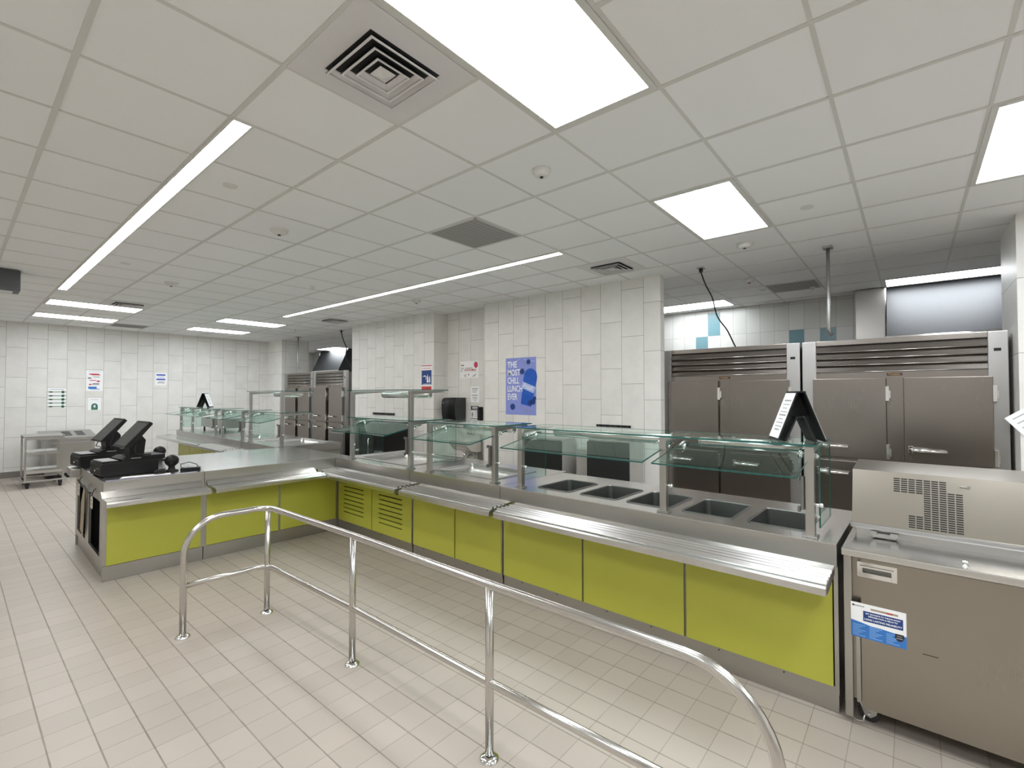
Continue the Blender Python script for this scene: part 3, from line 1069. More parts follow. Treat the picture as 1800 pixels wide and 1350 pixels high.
# lilac film left on the worktop near the registers
single('protective_film', MB().mat('purple_film').box(0.80, 1.50, 5.49, 5.53, TOPZ + 0.0003, TOPZ + 0.0012), 'strip of lilac protective film along the edge under the cash registers', 'film', (1.1, 5.5, TOPZ), 'L')


# ================================================================== food guards
def guard(label, posts, y0, y1, low, panels, tall=False, rod=True, group='glass food guards on the serving counters'):
    t = Thing('food_guard', label, 'food guard', (3.03, (y0 + y1) / 2, TOPZ), 'L', group)
    ztop = 1.70 if tall else 1.378
    for p in posts:
        m = MB().mat('steel').bbox(3.008, 3.052, p - 0.022, p + 0.022, TOPZ + 0.004, ztop - 0.004, 0.003)
        m.bbox(2.995, 3.065, p - 0.036, p + 0.036, TOPZ + 0.0005, TOPZ + 0.012, 0.003)
        po = t.part('post', m)
        for zz in ((1.70, 1.378) if tall else (1.378,)):
            a = MB().mat('steel').prism([(3.052, zz - 0.004), (3.47, zz - 0.004), (3.47, zz - 0.016), (3.052, zz - 0.045)], 1, p - 0.008, p + 0.008)
            t.part('arm', a, po)
        k = MB().mat('chrome')
        k.cyl((3.03, p - 0.022, 1.06), (3.03, p - 0.045, 1.06), 0.008, 10).ball((3.03, p - 0.05, 1.06), 0.012, 12)
        k.cyl((3.052, p, 1.30), (3.10, p, 1.31), 0.007, 10).ball((3.11, p, 1.31), 0.012, 12)
        t.part('clamp_knob', k, po)
    g = MB().pane([(2.985, y0, 1.378), (3.49, y0, 1.378), (3.49, y1, 1.378), (2.985, y1, 1.378)], 0.009)
    t.part('top_glass', g)
    if tall:
        g = MB().pane([(2.985, y0, 1.70), (3.49, y0, 1.70), (3.49, y1, 1.70), (2.985, y1, 1.70)], 0.009)
        t.part('upper_glass', g)
    for (a, b) in low:
        g = MB().pane([(2.73, a, 1.236), (3.20, a, 1.325), (3.20, b, 1.325), (2.73, b, 1.236)], 0.009)
        lo = t.part('sloped_glass', g)
        h = MB().mat('chrome')
        for e in (a + 0.05, b - 0.05):
            h.tube([(3.05, e, 1.33), (3.12, e, 1.345), (3.19, e, 1.34)], 0.007, 8)
            h.cyl((3.12, e, 1.30), (3.12, e, 1.335), 0.013, 10)
        t.part('glass_clip', h, lo)
        # lamp housing under the shelf
        zl = (1.70 if tall else 1.378) - 0.045
        hb = MB().mat('steel_h').tube([(3.37, a + 0.06, zl - 0.002), (3.37, a + 0.075, zl - 0.002), (3.37, b - 0.075, zl - 0.002), (3.37, b - 0.06, zl - 0.002)], [0.022, 0.038, 0.038, 0.022], 24)
        t.part('lamp_housing', hb)
    for yy in panels:
        g = MB().pane([(3.06, yy, 0.93), (3.42, yy, 0.93), (3.42, yy, 1.37), (3.06, yy, 1.37)], 0.008)
        pn = t.part('end_glass', g)
        h = MB().mat('chrome')
        for zz in (0.99, 1.32):
            h.cyl((3.052, yy + 0.004, zz), (3.075, yy + 0.004, zz), 0.009, 10)
            h.cyl((3.08, yy - 0.006, zz), (3.08, yy + 0.014, zz), 0.012, 12)
        t.part('glass_clip', h, pn)
    # folded steel brackets hanging from the posts (shelf end wings)
    for p in posts[:1]:
        w_ = MB().mat('steel_dull')
        w_.bbox(2.985, 3.03, p + 0.024, p + 0.040, 1.03, 1.21, 0.004)
        w_.bbox(2.975, 3.0, p + 0.040, p + 0.052, 1.02, 1.05, 0.003).bbox(2.975, 3.0, p + 0.040, p + 0.052, 1.19, 1.215, 0.003)
        t.part('latch_bar', w_)
    return t


guard('long glass guard over the five hot wells, three posts, at the right end', (0.49, 1.32, 2.556), 0.455, 2.62, ((0.50, 1.27), (1.33, 2.52)), (0.455, 2.60))
guard('short glass guard with two posts over the middle cold pan', (2.855, 3.748), 2.81, 3.79, ((2.86, 3.66),), (3.80,))
guard('tall two-shelf glass guard over the corner cold pan', (4.06, 5.208), 4.0, 5.26, ((4.10, 5.14),), (5.17,), True)
guard('tall two-shelf glass guard on the far serving line', (7.115 + 0.06, 8.366), 7.13, 8.42, ((7.22, 8.30),), (8.40,), True)
guard('short glass guard on the far line between tall guard and menu holder', (8.71, 9.686), 8.66, 9.74, ((8.75, 9.60),), (9.73,))
guard('long glass guard at the far end, carrying the far menu holder', (10.044, 11.451, 12.398 - 0.14), 10.0, 12.29, ((10.08, 11.35), (11.5, 12.2)), (12.27,))


# ---- menu holders on the glass
def menu_holder(x, y, z, yaw, label, frame='L'):
    t = Thing('menu_holder', label, 'menu holder', (x, y, z), frame, 'black tent menu holders', rot=yaw)
    W, Lh, Hh = 0.125, 0.10, 0.285
    for s in (-1, 1):
        top, bot = Vector((s * 0.022, 0, Hh)), Vector((s * W, 0, 0.003))
        d = (top - bot)
        n = Vector((d.z * s, 0, -d.x * s)).normalized() * s
        n = Vector((s * abs(d.z), 0, abs(d.x))).normalized()
        m = MB().mat('black_matte')
        a, b = bot, top
        pts = [(a.x, a.z), (b.x, b.z), (b.x - n.x * 0.006, b.z - n.z * 0.006), (a.x - n.x * 0.006, a.z)]
        m.prism(pts, 1, -Lh, Lh)
        po = t.part('panel', m, local=True)
        m = MB().mat('paper')
        a2, b2 = a + d * 0.05, a + d * 0.97
        pts = [(a2.x + n.x * 0.0005, a2.z + n.z * 0.0005), (b2.x + n.x * 0.0005, b2.z + n.z * 0.0005), (b2.x + n.x * 0.003, b2.z + n.z * 0.003), (a2.x + n.x * 0.003, a2.z + n.z * 0.003)]
        m.prism(pts, 1, -Lh + 0.006, Lh - 0.006)
        sh = t.part('menu_sheet', m, po, 'white printed menu sheet', local=True)
        k = MB().mat('ink_grey')
        dn = d.normalized()
        for i in range(9):
            f = 0.2 + 0.075 * i
            c = a + d * f + n * 0.0032
            e = c + dn * (0.005 if i % 4 else 0.009)
            wl = 0.075 if i % 3 else 0.05
            k.prism([(c.x, c.z), (e.x, e.z), (e.x + n.x * 0.0006, e.z + n.z * 0.0006), (c.x + n.x * 0.0006, c.z + n.z * 0.0006)], 1, -wl, wl * 0.7)
        t.part('menu_print', k, sh, local=True)
    m = MB().mat('black')
    m.bbox(-0.024, 0.024, -Lh, Lh, Hh - 0.006, Hh + 0.004, 0.003)
    t.part('ridge', m, local=True)
    m = MB().mat('black_matte')
    m.prism([(-0.075, 0.142), (0.075, 0.142), (0.022, 0.28), (-0.022, 0.28)], 1, 0.01, 0.014)
    m.prism([(-0.085, 0.0), (-0.022, 0.14), (-0.014, 0.14), (-0.072, 0.0)], 1, -Lh + 0.02, Lh - 0.02)
    m.prism([(0.085, 0.0), (0.022, 0.14), (0.014, 0.14), (0.072, 0.0)], 1, -Lh + 0.02, Lh - 0.02)
    m.box(-0.022, 0.022, -Lh + 0.02, Lh - 0.02, 0.136, 0.142)
    t.part('inner_stand', m, local=True)


menu_holder(3.205, 0.585, 1.3885, math.radians(-64), 'black tent menu holder with printed sheets at the right end of the glass guard')
menu_holder(3.25, 11.45, 1.3885, math.radians(-38), 'black tent menu holder on the far glass guard near the far wall')


# ================================================================== hand rail
def arc(c, a0, a1, r, e1, e2, n=10):
    out = []
    for i in range(n + 1):
        a = math.radians(a0 + (a1 - a0) * i / n)
        out.append(Vector(c) + Vector(e1) * math.cos(a) * r + Vector(e2) * math.sin(a) * r)
    return out


def rail():
    t = Thing('guard_rail', 'L-shaped brushed steel queue rail bolted to the floor in front of the counters', 'railing', (1.6, 2.6, 0))
    zt, zm, r = 0.788, 0.345, 0.0205
    P1, P2, P3, P4, P5 = (1.055, 3.83), (1.585, 3.775), (1.622, 2.65), (1.612, 1.492), (1.612, 0.315)
    R = 0.24
    ex = Vector((1, 0, 0))
    ez = Vector((0, 0, 1))
    path = [Vector((P1[0], P1[1], 0.0)), Vector((P1[0], P1[1], zt - R))]
    path += arc((P1[0] + R, P1[1], zt - R), 180, 90, R, (1, 0, 0), (0, 0, 1))[1:]
    path += [Vector((1.45, 3.815, zt))]
    path += arc((1.48, 3.70, zt), 80, 5, 0.125, (1, 0, 0), (0, 1, 0), 7)
    path += [Vector((P3[0], P3[1], zt)), Vector((P4[0], P4[1], zt)), Vector((P5[0], P5[1] + 0.28, zt))]
    path += arc((P5[0], P5[1] + 0.28, zt - 0.28), 90, 180, 0.28, (0, 1, 0), (0, 0, 1))[1:]
    path += [Vector((P5[0], P5[1], 0.0))]
    t.part('top_rail', MB().mat('tube').tube(path, r, 20))
    m = [Vector((P1[0] + 0.01, P1[1], zm)), Vector((1.45, 3.815, zm))] + arc((1.48, 3.70, zm), 80, 5, 0.125, (1, 0, 0), (0, 1, 0), 7) + [Vector((P3[0], P3[1], zm)), Vector((P4[0], P4[1], zm)), Vector((P5[0], P5[1], zm))]
    t.part('middle_rail', MB().mat('tube').tube(m, 0.0185, 20))
    for p in (P2, P3, P4):
        t.part('post', MB().mat('tube').cyl((p[0], p[1], 0), (p[0], p[1], zt), 0.0195, 20))
    for p in (P1, P2, P3, P4, P5):
        t.part('floor_flange', MB().mat('chrome').lathe(p[0], p[1], [(0.047, 0.0), (0.047, 0.004), (0.040, 0.012), (0.028, 0.017), (0.0215, 0.019), (0.020, 0.019)], 24))


rail()


# ================================================================== reach-in fridges
def fridge(yc, label, group, org_name='reach_in_fridge'):
    Wd, X0, X1, ZT = 1.505, 5.75, 6.55, 2.20
    y0, y1 = yc - Wd / 2, yc + Wd / 2
    t = Thing(org_name, label, 'refrigerator', (X0, yc, 0), group=group)
    b = MB().mat('steel_fridge')
    b.box(X0 + 0.03, X1, y0 + 0.003, y1 - 0.003, 0.16, 2.17)
    t.part('body', b)
    t.part('side_stile', MB().mat('steel_light').bbox(X0, X0 + 0.06, y1 - 0.125, y1 - 0.002, 0.16, ZT, 0.004))
    t.part('side_stile', MB().mat('steel_light').bbox(X0, X0 + 0.06, y0 + 0.002, y0 + 0.125, 0.16, ZT, 0.004))
    m = MB().mat('steel_fridge')
    m.bbox(X0 + 0.004, X0 + 0.04, yc - 0.065, yc + 0.065, 0.16, 1.85, 0.003)
    m.box(X0 + 0.002, X0 + 0.03, y0 + 0.125, y1 - 0.125, 1.815, 1.875)
    m.box(X0 + 0.008, X0 + 0.03, y0 + 0.125, y1 - 0.125, 0.98, 1.03)
    m.box(X0 + 0.002, X0 + 0.03, y0 + 0.125, y1 - 0.125, 0.14, 0.22)
    m.bbox(X0, X0 + 0.03, y0 + 0.125, y1 - 0.125, 2.15, ZT, 0.004)
    t.part('face_frame', m)
    # louvred machinery hood
    t.part('louvre_cavity', MB().mat('dark').box(X0 + 0.026, X0 + 0.0295, y0 + 0.125, y1 - 0.125, 1.875, 2.15))
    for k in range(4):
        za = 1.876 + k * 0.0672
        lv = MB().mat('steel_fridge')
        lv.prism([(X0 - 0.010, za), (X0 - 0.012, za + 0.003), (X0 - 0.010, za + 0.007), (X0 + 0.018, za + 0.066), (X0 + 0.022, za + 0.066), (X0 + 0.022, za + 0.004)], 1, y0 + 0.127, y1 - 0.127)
        lv.mat('tube').tube([(X0 - 0.009, y0 + 0.128, za + 0.004), (X0 - 0.009, y1 - 0.128, za + 0.004)], 0.0045, 10)  # polished bead added on the lip so lamps draw a bright line
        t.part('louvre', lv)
    # doors: two upper, two lower
    dw = (Wd - 0.25 - 0.12) / 2
    for (a, b_, side) in ((y0 + 0.10, y0 + 0.10 + dw + 0.02, -1), (y1 - 0.10 - dw - 0.02, y1 - 0.10, 1)):
        for (z0, z1, up) in ((1.035, 1.815, True), (0.20, 1.005, False)):
            d = MB().mat('steel_fridge').bbox(X0 - 0.045, X0 - 0.002, a, b_, z0, z1, 0.006)
            do = t.part('door', d)
            gk = MB().mat('dark').box(X0 - 0.002, X0 + 0.002, a + 0.01, b_ - 0.01, z0 + 0.01, z1 - 0.01)
            t.part('gasket', gk, do)
            hz = z0 + 0.115 if up else z1 - 0.115
            ya = b_ - 0.04          # handle pivots near the left edge as seen
            h = MB().mat('chrome')
            h.bbox(X0 - 0.062, X0 - 0.045, ya - 0.02, ya + 0.015, hz - 0.035, hz + 0.035, 0.004)
            h.tube([(X0 - 0.06, ya, hz), (X0 - 0.085, ya - 0.02, hz), (X0 - 0.09, ya - 0.06, hz), (X0 - 0.085, ya - 0.25, hz - 0.005)], [0.014, 0.017, 0.017, 0.010], 12)
            t.part('handle', h, do)
            for hh in (z1 - 0.15, z0 + 0.08) if up else (z1 - 0.1, z0 + 0.1):
                hg = MB().mat('chrome')
                hg.bbox(X0 - 0.052, X0 - 0.004, a - 0.024, a + 0.004, hh - 0.07, hh + 0.07, 0.004)
                hg.bbox(X0 - 0.03, X0 + 0.002, a - 0.034, a - 0.022, hh - 0.045, hh + 0.03, 0.003)
                t.part('hinge', hg, do)
    bz = X0 + 0.001
    bd = MB().mat('badge').bbox(bz - 0.004, bz, yc - 0.058, yc + 0.058, 1.836, 1.862, 0.003)
    bo = t.part('maker_badge', bd, label='small brown badge with gold lettering')
    text_part('badge_lettering', 'Traulsen', 0.024, 'gold', bo, Vector((bz - 0.0045, yc + 0.046, 1.842)) - Vector((X0, yc, 0)), (0, -1, 0), (0, 0, 1), (-1, 0, 0), 'LEFT', 0.0004)
    t.part('display', MB().mat('dark').bbox(X0 - 0.004, X0 + 0.001, y0 + 0.045, y0 + 0.09, 2.03, 2.055, 0.002))
    for (cx, cy) in ((X0 + 0.08, y0 + 0.1), (X0 + 0.08, y1 - 0.1), (X1 - 0.1, y0 + 0.1), (X1 - 0.1, y1 - 0.1)):
        c = MB().mat('rubber').cyl((cx, cy - 0.018, 0.055), (cx, cy + 0.018, 0.055), 0.055, 18)
        c.mat('steel').bbox(cx - 0.035, cx + 0.035, cy - 0.035, cy + 0.035, 0.112, 0.1595, 0.004)
        c.box(cx - 0.02, cx + 0.02, cy - 0.026, cy - 0.022, 0.05, 0.112).box(cx - 0.02, cx + 0.02, cy + 0.022, cy + 0.026, 0.05, 0.112)
        t.part('caster', c)
    return t


FG = 'steel reach-in fridges in the wall openings'
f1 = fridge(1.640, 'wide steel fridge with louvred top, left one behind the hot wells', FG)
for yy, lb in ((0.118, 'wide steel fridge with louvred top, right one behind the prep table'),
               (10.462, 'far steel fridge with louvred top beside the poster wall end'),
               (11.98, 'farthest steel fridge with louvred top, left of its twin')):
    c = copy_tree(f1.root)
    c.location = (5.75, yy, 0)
    c['label'] = lb


# ================================================================== exhaust hoods
def hood(y0, y1, xf, label):
    t = Thing('exhaust_hood', label, 'exhaust hood', (xf, (y0 + y1) / 2, 2.3), group='steel exhaust hoods over the kitchen')
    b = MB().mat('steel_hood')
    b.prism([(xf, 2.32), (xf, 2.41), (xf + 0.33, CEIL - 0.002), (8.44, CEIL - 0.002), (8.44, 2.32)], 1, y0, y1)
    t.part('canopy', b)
    t.part('front_lip', MB().mat('chrome').bbox(xf - 0.012, xf + 0.01, y0 - 0.01, y1 + 0.01, 2.30, 2.42, 0.006))
    t.part('end_skirt', MB().mat('steel').bbox(xf + 0.25, 8.44, y1 + 0.002, y1 + 0.36, 2.34, CEIL - 0.004, 0.02))
    return t


hood(-1.3, 0.235, 7.86, 'large steel exhaust hood above the right fridge')
hood(13.55, 15.2, 7.75, 'small steel exhaust hood seen above the far fridges')


# ================================================================== prep table at right
def prep_table():
    Y1, Y0 = 0.338, -1.25
    t = Thing('refrigerated_prep_table', 'steel refrigerated prep table on casters at the right edge, with a blue and white sticker', 'prep table', (3.3, -0.45, 0), 'L')
    F = 2.965
    b = MB().mat('steel_prep')
    b.box(F + 0.03, 3.72, Y0, Y1 - 0.002, 0.115, 0.845)
    t.part('cabinet', b)
    b = MB().mat('steel')
    b.bbox(F - 0.004, F + 0.03, Y1 - 0.034, Y1, 0.03, 0.852, 0.004)
    t.part('corner_post', b)
    t.part('foot_hook', MB().mat('steel').tube([(F + 0.01, Y1 - 0.02, 0.03), (F - 0.0, Y1 - 0.05, 0.022), (F - 0.005, Y1 - 0.075, 0.03), (F, Y1 - 0.078, 0.06)], 0.004, 8))
    # top
    b = MB().mat('steel_h')
    b.bbox(F - 0.06, 3.74, Y0, Y1 + 0.002, 0.852, 0.886, 0.006)
    t.part('worktop', b)
    # door with recessed pull
    D0, D1 = Y1 - 0.072, Y0 + 0.1
    m = MB().mat('steel_prep')
    hy0, hy1, hz0, hz1 = 0.145, 0.258, 0.770, 0.800
    x0, x1 = F - 0.012, F + 0.026
    m.plate([D1, hy0, hy1, D0], [0.10, hz0, hz1, 0.838], x0, x1, lambda i, j: not (i == 1 and j == 1), lambda u, v, w: (w, u, v))
    do = t.part('door', m)
    h = MB().mat('chrome')
    a = 0.022
    h.bbox(x0 - 0.004, x0 + 0.001, hy0 - a, hy0, hz0 - a, hz1 + a, 0.001).bbox(x0 - 0.004, x0 + 0.001, hy1, hy1 + a, hz0 - a, hz1 + a, 0.001)
    h.bbox(x0 - 0.004, x0 + 0.001, hy0, hy1, hz1, hz1 + a, 0.001).bbox(x0 - 0.004, x0 + 0.001, hy0, hy1, hz0 - a, hz0, 0.001)
    h.mat('steel_dull').box(x0 + 0.020, x0 + 0.024, hy0, hy1, hz0, hz1).mat('chrome')  # darker steel on the back stands in for shade inside the pull
    h.prism([(x0 - 0.012, hz1 + 0.004), (x0 - 0.002, hz1 + 0.008), (x0 + 0.004, hz1 - 0.008), (x0 - 0.01, hz1 - 0.004)], 1, hy0 - 0.01, hy1 + 0.01)
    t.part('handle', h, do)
    s = MB().mat('dark')
    s.box(x0 - 0.0004, x0 + 0.001, -0.02, 0.035, 0.4445, 0.4480).box(x0 - 0.0004, x0 + 0.001, -0.31, -0.29, 0.4445, 0.4470)
    t.part('dark_mark', s, do)  # two thin black bars laid on the door face
    t.part('seal', MB().mat('dark').box(F + 0.026, F + 0.03, D1 + 0.004, D0 - 0.004, 0.108, 0.835), do)
    t.part('hinge_strip', MB().mat('steel').bbox(F + 0.006, F + 0.026, D0 + 0.006, D0 + 0.024, 0.11, 0.46, 0.002))
    t.part('shadow_gap', MB().mat('dark').box(F + 0.0, F + 0.03, Y0, Y1 - 0.04, 0.84, 0.852))
    # hinged lid housing (seen from behind), sloping face
    XB, XT = 3.235, 3.30
    k = MB().mat('steel_prep')
    k.prism([(XB + 0.01, 0.930), (XB, 0.955), (XT, 1.238), (XT + 0.30, 1.262), (XT + 0.33, 1.20), (XT + 0.33, 0.93)], 1, Y0 + 0.02, Y1 - 0.012)
    lid = t.part('lid', k)
    t.part('lid_edge', MB().mat('steel_light').bbox(XB - 0.016, XB + 0.012, Y0 + 0.02, Y1 - 0.004, 0.928, 0.956, 0.008), lid)
    t.part('lid_base', MB().mat('steel').box(XB + 0.02, XB + 0.36, Y0 + 0.03, Y1 - 0.03, 0.886, 0.929))
    # latch
    la = MB().mat('steel')
    la.bbox(XB - 0.02, XB + 0.018, 0.135, 0.235, 0.892, 0.915, 0.003).bbox(XB - 0.03, XB - 0.012, 0.125, 0.16, 0.905, 0.925, 0.003).bbox(XB - 0.03, XB - 0.012, 0.215, 0.245, 0.905, 0.925, 0.003)
    t.part('latch', la)
    # ventilation slots, L shaped block
    sl = MB().mat('dark')
    def onface(z):
        return XB + (XT - XB) * (z - 0.955) / (1.238 - 0.955)
    def slot(y, z, wy, wz):
        xa, xb = onface(z), onface(z + wz)
        sl.prism([(xa - 0.0012, z), (xb - 0.0012, z + wz), (xb + 0.001, z + wz), (xa + 0.001, z)], 1, y - wy, y)
    yL = 0.145
    cw = 0.0305
    rh = 0.0108
    for c in range(9):
        y = yL - c * cw
        for r in range(23):
            z = 1.214 - (r + 1) * rh
            top = r < 7
            botm = r >= 17
            if c < 4 and not (top or botm):
                continue
            if c < 2 and botm:
                continue
            if c >= 7 and r < 5:
                continue
            slot(y, z, cw * 0.84, rh * 0.55)
    t.part('vent_slots', sl, lid)
    sw = MB().mat('steel').cyl((onface(1.2) - 0.012, -0.145, 1.195), (onface(1.2) + 0.002, -0.145, 1.195), 0.009, 12)
    sw.cyl((onface(1.2) - 0.012, -0.145, 1.195), (onface(1.2) - 0.014, -0.115, 1.195), 0.003, 8)
    t.part('switch', sw, lid)
    kb = MB().mat('chrome').lathe(F - 0.0, -0.115, [(0.014, 0.886), (0.014, 0.889), (0.005, 0.892), (0.006, 0.900), (0.013, 0.904), (0.013, 0.909), (0.001, 0.911)], 16)
    t.part('thumb_screw', kb)
    for cy in (0.245, -1.12):
        for cx in (3.05, 3.62):
            c = MB().mat('rubber').cyl((cx - 0.02, cy, 0.043), (cx + 0.02, cy, 0.043), 0.043, 20)
            c.mat('steel').prism([(cy - 0.045, 0.113), (cy + 0.05, 0.113), (cy + 0.018, 0.03), (cy - 0.006, 0.024), (cy - 0.028, 0.045)], 0, cx - 0.028, cx - 0.024)
            c.prism([(cy - 0.045, 0.113), (cy + 0.05, 0.113), (cy + 0.018, 0.03), (cy - 0.006, 0.024), (cy - 0.028, 0.045)], 0, cx + 0.024, cx + 0.028)
            c.box(cx - 0.028, cx + 0.028, cy - 0.05, cy + 0.05, 0.109, 0.1145)
            c.mat('chrome').cyl((cx - 0.034, cy, 0.043), (cx + 0.034, cy, 0.043), 0.006, 10)
            t.part('caster', c)
    # sticker on the door
    sx = x0 - 0.0012
    st = Thing('promotional_sticker', 'white and blue printed sticker on the prep table door', 'sticker', (sx, 0.2, 0.53), 'L')
    ya, yb, za, zb = 0.308, 0.092, 0.445, 0.615
    st.part('sheet', MB().mat('paper').box(sx, sx + 0.0008, yb, ya, za, zb))
    bl = MB().mat('ink_sky')
    top_pts = [(ya, 0.526), (ya - 0.04, 0.520), (ya - 0.08, 0.512), (ya - 0.12, 0.512), (ya - 0.16, 0.508), (yb, 0.503)]
    bl.prism([(ya, za), *top_pts, (yb, za)], 0, sx - 0.0006, sx)
    st.part('blue_band', bl)
    st.part('navy_panel', MB().mat('ink_navy').box(sx - 0.0006, sx, yb + 0.012, ya - 0.05, 0.530, 0.580))
    o = Vector((sx - 0.0012, 0, 0)) - Vector((sx, 0.2, 0.53))
    for tx, zz, sz in (('SAY GOODBYE TO THROW-AWAY', 0.567, 0.0085), ('REFRIGERATION & HELLO TO', 0.555, 0.0085), ('LONG LASTING RELIABILITY', 0.538, 0.0115)):
        text_part('sticker_lettering', tx, sz, 'ink_white', st.root, o + Vector((0, (ya - 0.05 + yb + 0.012) / 2, zz)), (0, -1, 0), (0, 0, 1), (-1, 0, 0), 'CENTER', 0.0002, bold=0.0003)
    pr = MB().mat('ink_skylight')
    for cblk in range(3):
        for r in range(7):
            if cblk == 2 and r == 0:
                continue
            yy = ya - 0.008 - cblk * 0.066
            ln = 0.05 - 0.012 * ((r * 7 + cblk * 3) % 3)
            zz = 0.508 - r * 0.0085
            pr.box(sx - 0.0009, sx - 0.0005, yy - ln, yy, zz - 0.004, zz)
    st.part('small_print', pr)
    g = MB().mat('ink_grey').box(sx - 0.0006, sx, ya - 0.055, ya - 0.008, 0.597, 0.602)
    g.mat('ink_black').box(sx - 0.0007, sx, ya - 0.014, ya - 0.006, 0.596, 0.604)
    st.part('header_print', g)
    pc = MB().mat('wood').box(sx - 0.0006, sx, yb + 0.03, ya - 0.08, 0.590, 0.599)
    pc.mat('ink_red').box(sx - 0.0007, sx, yb + 0.05, yb + 0.075, 0.591, 0.597)
    st.part('photo_strip', pc)
    sh = MB().mat('ink_black').prism([(yb + 0.010, 0.508), (yb + 0.042, 0.508), (yb + 0.044, 0.490), (yb + 0.036, 0.478), (yb + 0.026, 0.473), (yb + 0.016, 0.478), (yb + 0.008, 0.490)], 0, sx - 0.0012, sx - 0.0004)
    sh.mat('ink_grey').box(sx - 0.0016, sx - 0.001, yb + 0.016, yb + 0.036, 0.497, 0.500).box(sx - 0.0016, sx - 0.001, yb + 0.014, yb + 0.038, 0.486, 0.490)
    st.part('shield_seal', sh)


prep_table()


# ================================================================== cash registers
def register(label, x, y, rot):
    t = Thing('cash_register', label, 'cash register', (x, y, TOPZ), group='cash registers on the end counter', rot=rot)
    d = MB().mat('black').bbox(0, 0.44, 0, 0.36, 0.008, 0.128, 0.005)
    dr = t.part('cash_drawer', d, local=True)
    f = MB().mat('black_matte')
    f.bbox(-0.006, 0.001, 0.012, 0.348, 0.022, 0.112, 0.003)
    f.mat('ink_grey').box(-0.0075, -0.005, 0.07, 0.15, 0.074, 0.077)
    f.mat('chrome').cyl((-0.010, 0.19, 0.052), (-0.004, 0.19, 0.052), 0.009, 12)
    t.part('drawer_front', f, dr, local=True)
    for a in (0.02, 0.31):
        t.part('rubber_foot', MB().mat('rubber').box(0.02, 0.42, a, a + 0.03, 0.0, 0.008), dr, local=True)
    k = MB().mat('black').bbox(0.005, 0.135, 0.03, 0.33, 0.128, 0.143, 0.003)
    ko = t.part('keypad', k, local=True)
    kk = MB().mat('ink_grey')
    for i in range(6):
        kk.bbox(0.012, 0.128, 0.04 + i * 0.048, 0.078 + i * 0.048, 0.142, 0.1465, 0.0015)
    t.part('keys', kk, ko, local=True)
    b = MB().mat('black')
    b.prism([(0.15, 0.128), (0.15, 0.150), (0.19, 0.172), (0.50, 0.172), (0.50, 0.128)], 1, 0.015, 0.33)
    b.mat('ink_grey').box(0.22, 0.30, 0.0140, 0.0152, 0.152, 0.158)
    t.part('terminal_base', b, local=True)
    n = MB().mat('black')
    n.prism([(0.235, 0.172), (0.215, 0.30), (0.25, 0.36), (0.33, 0.36), (0.36, 0.32), (0.345, 0.172)], 1, 0.09, 0.25)
    n.bbox(0.22, 0.40, 0.07, 0.27, 0.170, 0.182, 0.004)
    t.part('neck', n, local=True)
    # tilted monitor
    lo, hi = Vector((0.155, 0, 0.262)), Vector((0.365, 0, 0.503))
    dd = hi - lo
    nn = Vector((-dd.z, 0, dd.x)).normalized()
    m = MB().mat('black')
    th = 0.032
    q = [lo, hi, hi - nn * th, lo + dd * 0.12 - nn * (th + 0.015)]
    m.prism([(p.x, p.z) for p in q], 1, -0.005, 0.335)
    mo = t.part('monitor', m, local=True)
    a, c = lo + dd * 0.07 + nn * 0.001, lo + dd * 0.93 + nn * 0.001
    s = MB().mat('screen').prism([(a.x, a.z), (c.x, c.z), ((c - nn * 0.003).x, (c - nn * 0.003).z), ((a - nn * 0.003).x, (a - nn * 0.003).z)], 1, 0.016, 0.314)
    t.part('screen', s, mo, 'dark grey screen, switched off', local=True)
    cb = MB().mat('cable')
    cb.tube([(0.27, 0.28, 0.33), (0.22, 0.31, 0.25), (0.20, 0.32, 0.20), (0.26, 0.31, 0.18)], 0.005, 8)
    cb.tube([(0.29, 0.07, 0.33), (0.25, 0.03, 0.24), (0.26, 0.02, 0.19), (0.31, 0.03, 0.175)], 0.004, 8)
    t.part('monitor_cable', cb, local=True)
    return t


register('black cash register with a tilted screen, nearer one on the end counter', 0.925, 5.735, math.radians(5))
register('black cash register with a tilted screen, behind its twin on the end counter', 0.895, 6.64, math.radians(5))


def scanner(x, y, r, label):
    t = Thing('barcode_scanner', label, 'barcode scanner', (x, y, TOPZ), group='ball-shaped scanners on the register counter')
    z = TOPZ
    t.part('foot', MB().mat('black').lathe(x, y, [(r * 0.95, z + 0.0005), (r * 0.95, z + 0.012), (r * 0.5, z + 0.022), (r * 0.42, z + 0.05), (r * 0.6, z + 0.06), (0.001, z + 0.06)], 20))
    h = z + 0.055 + r * 0.85
    t.part('head', MB().mat('black').ball((x, y, h), r, 22, (1, 1, 0.95)))
    t.part('scan_window', MB().mat('screen').lathe(x, y, [(0.001, h + r * 0.955), (r * 0.5, h + r * 0.83)], 16))
    return t


scanner(1.455, 5.70, 0.062, 'black ball scanner on the steel worktop right of the near register')
scanner(1.60, 6.74, 0.062, 'black ball scanner standing behind the near register')

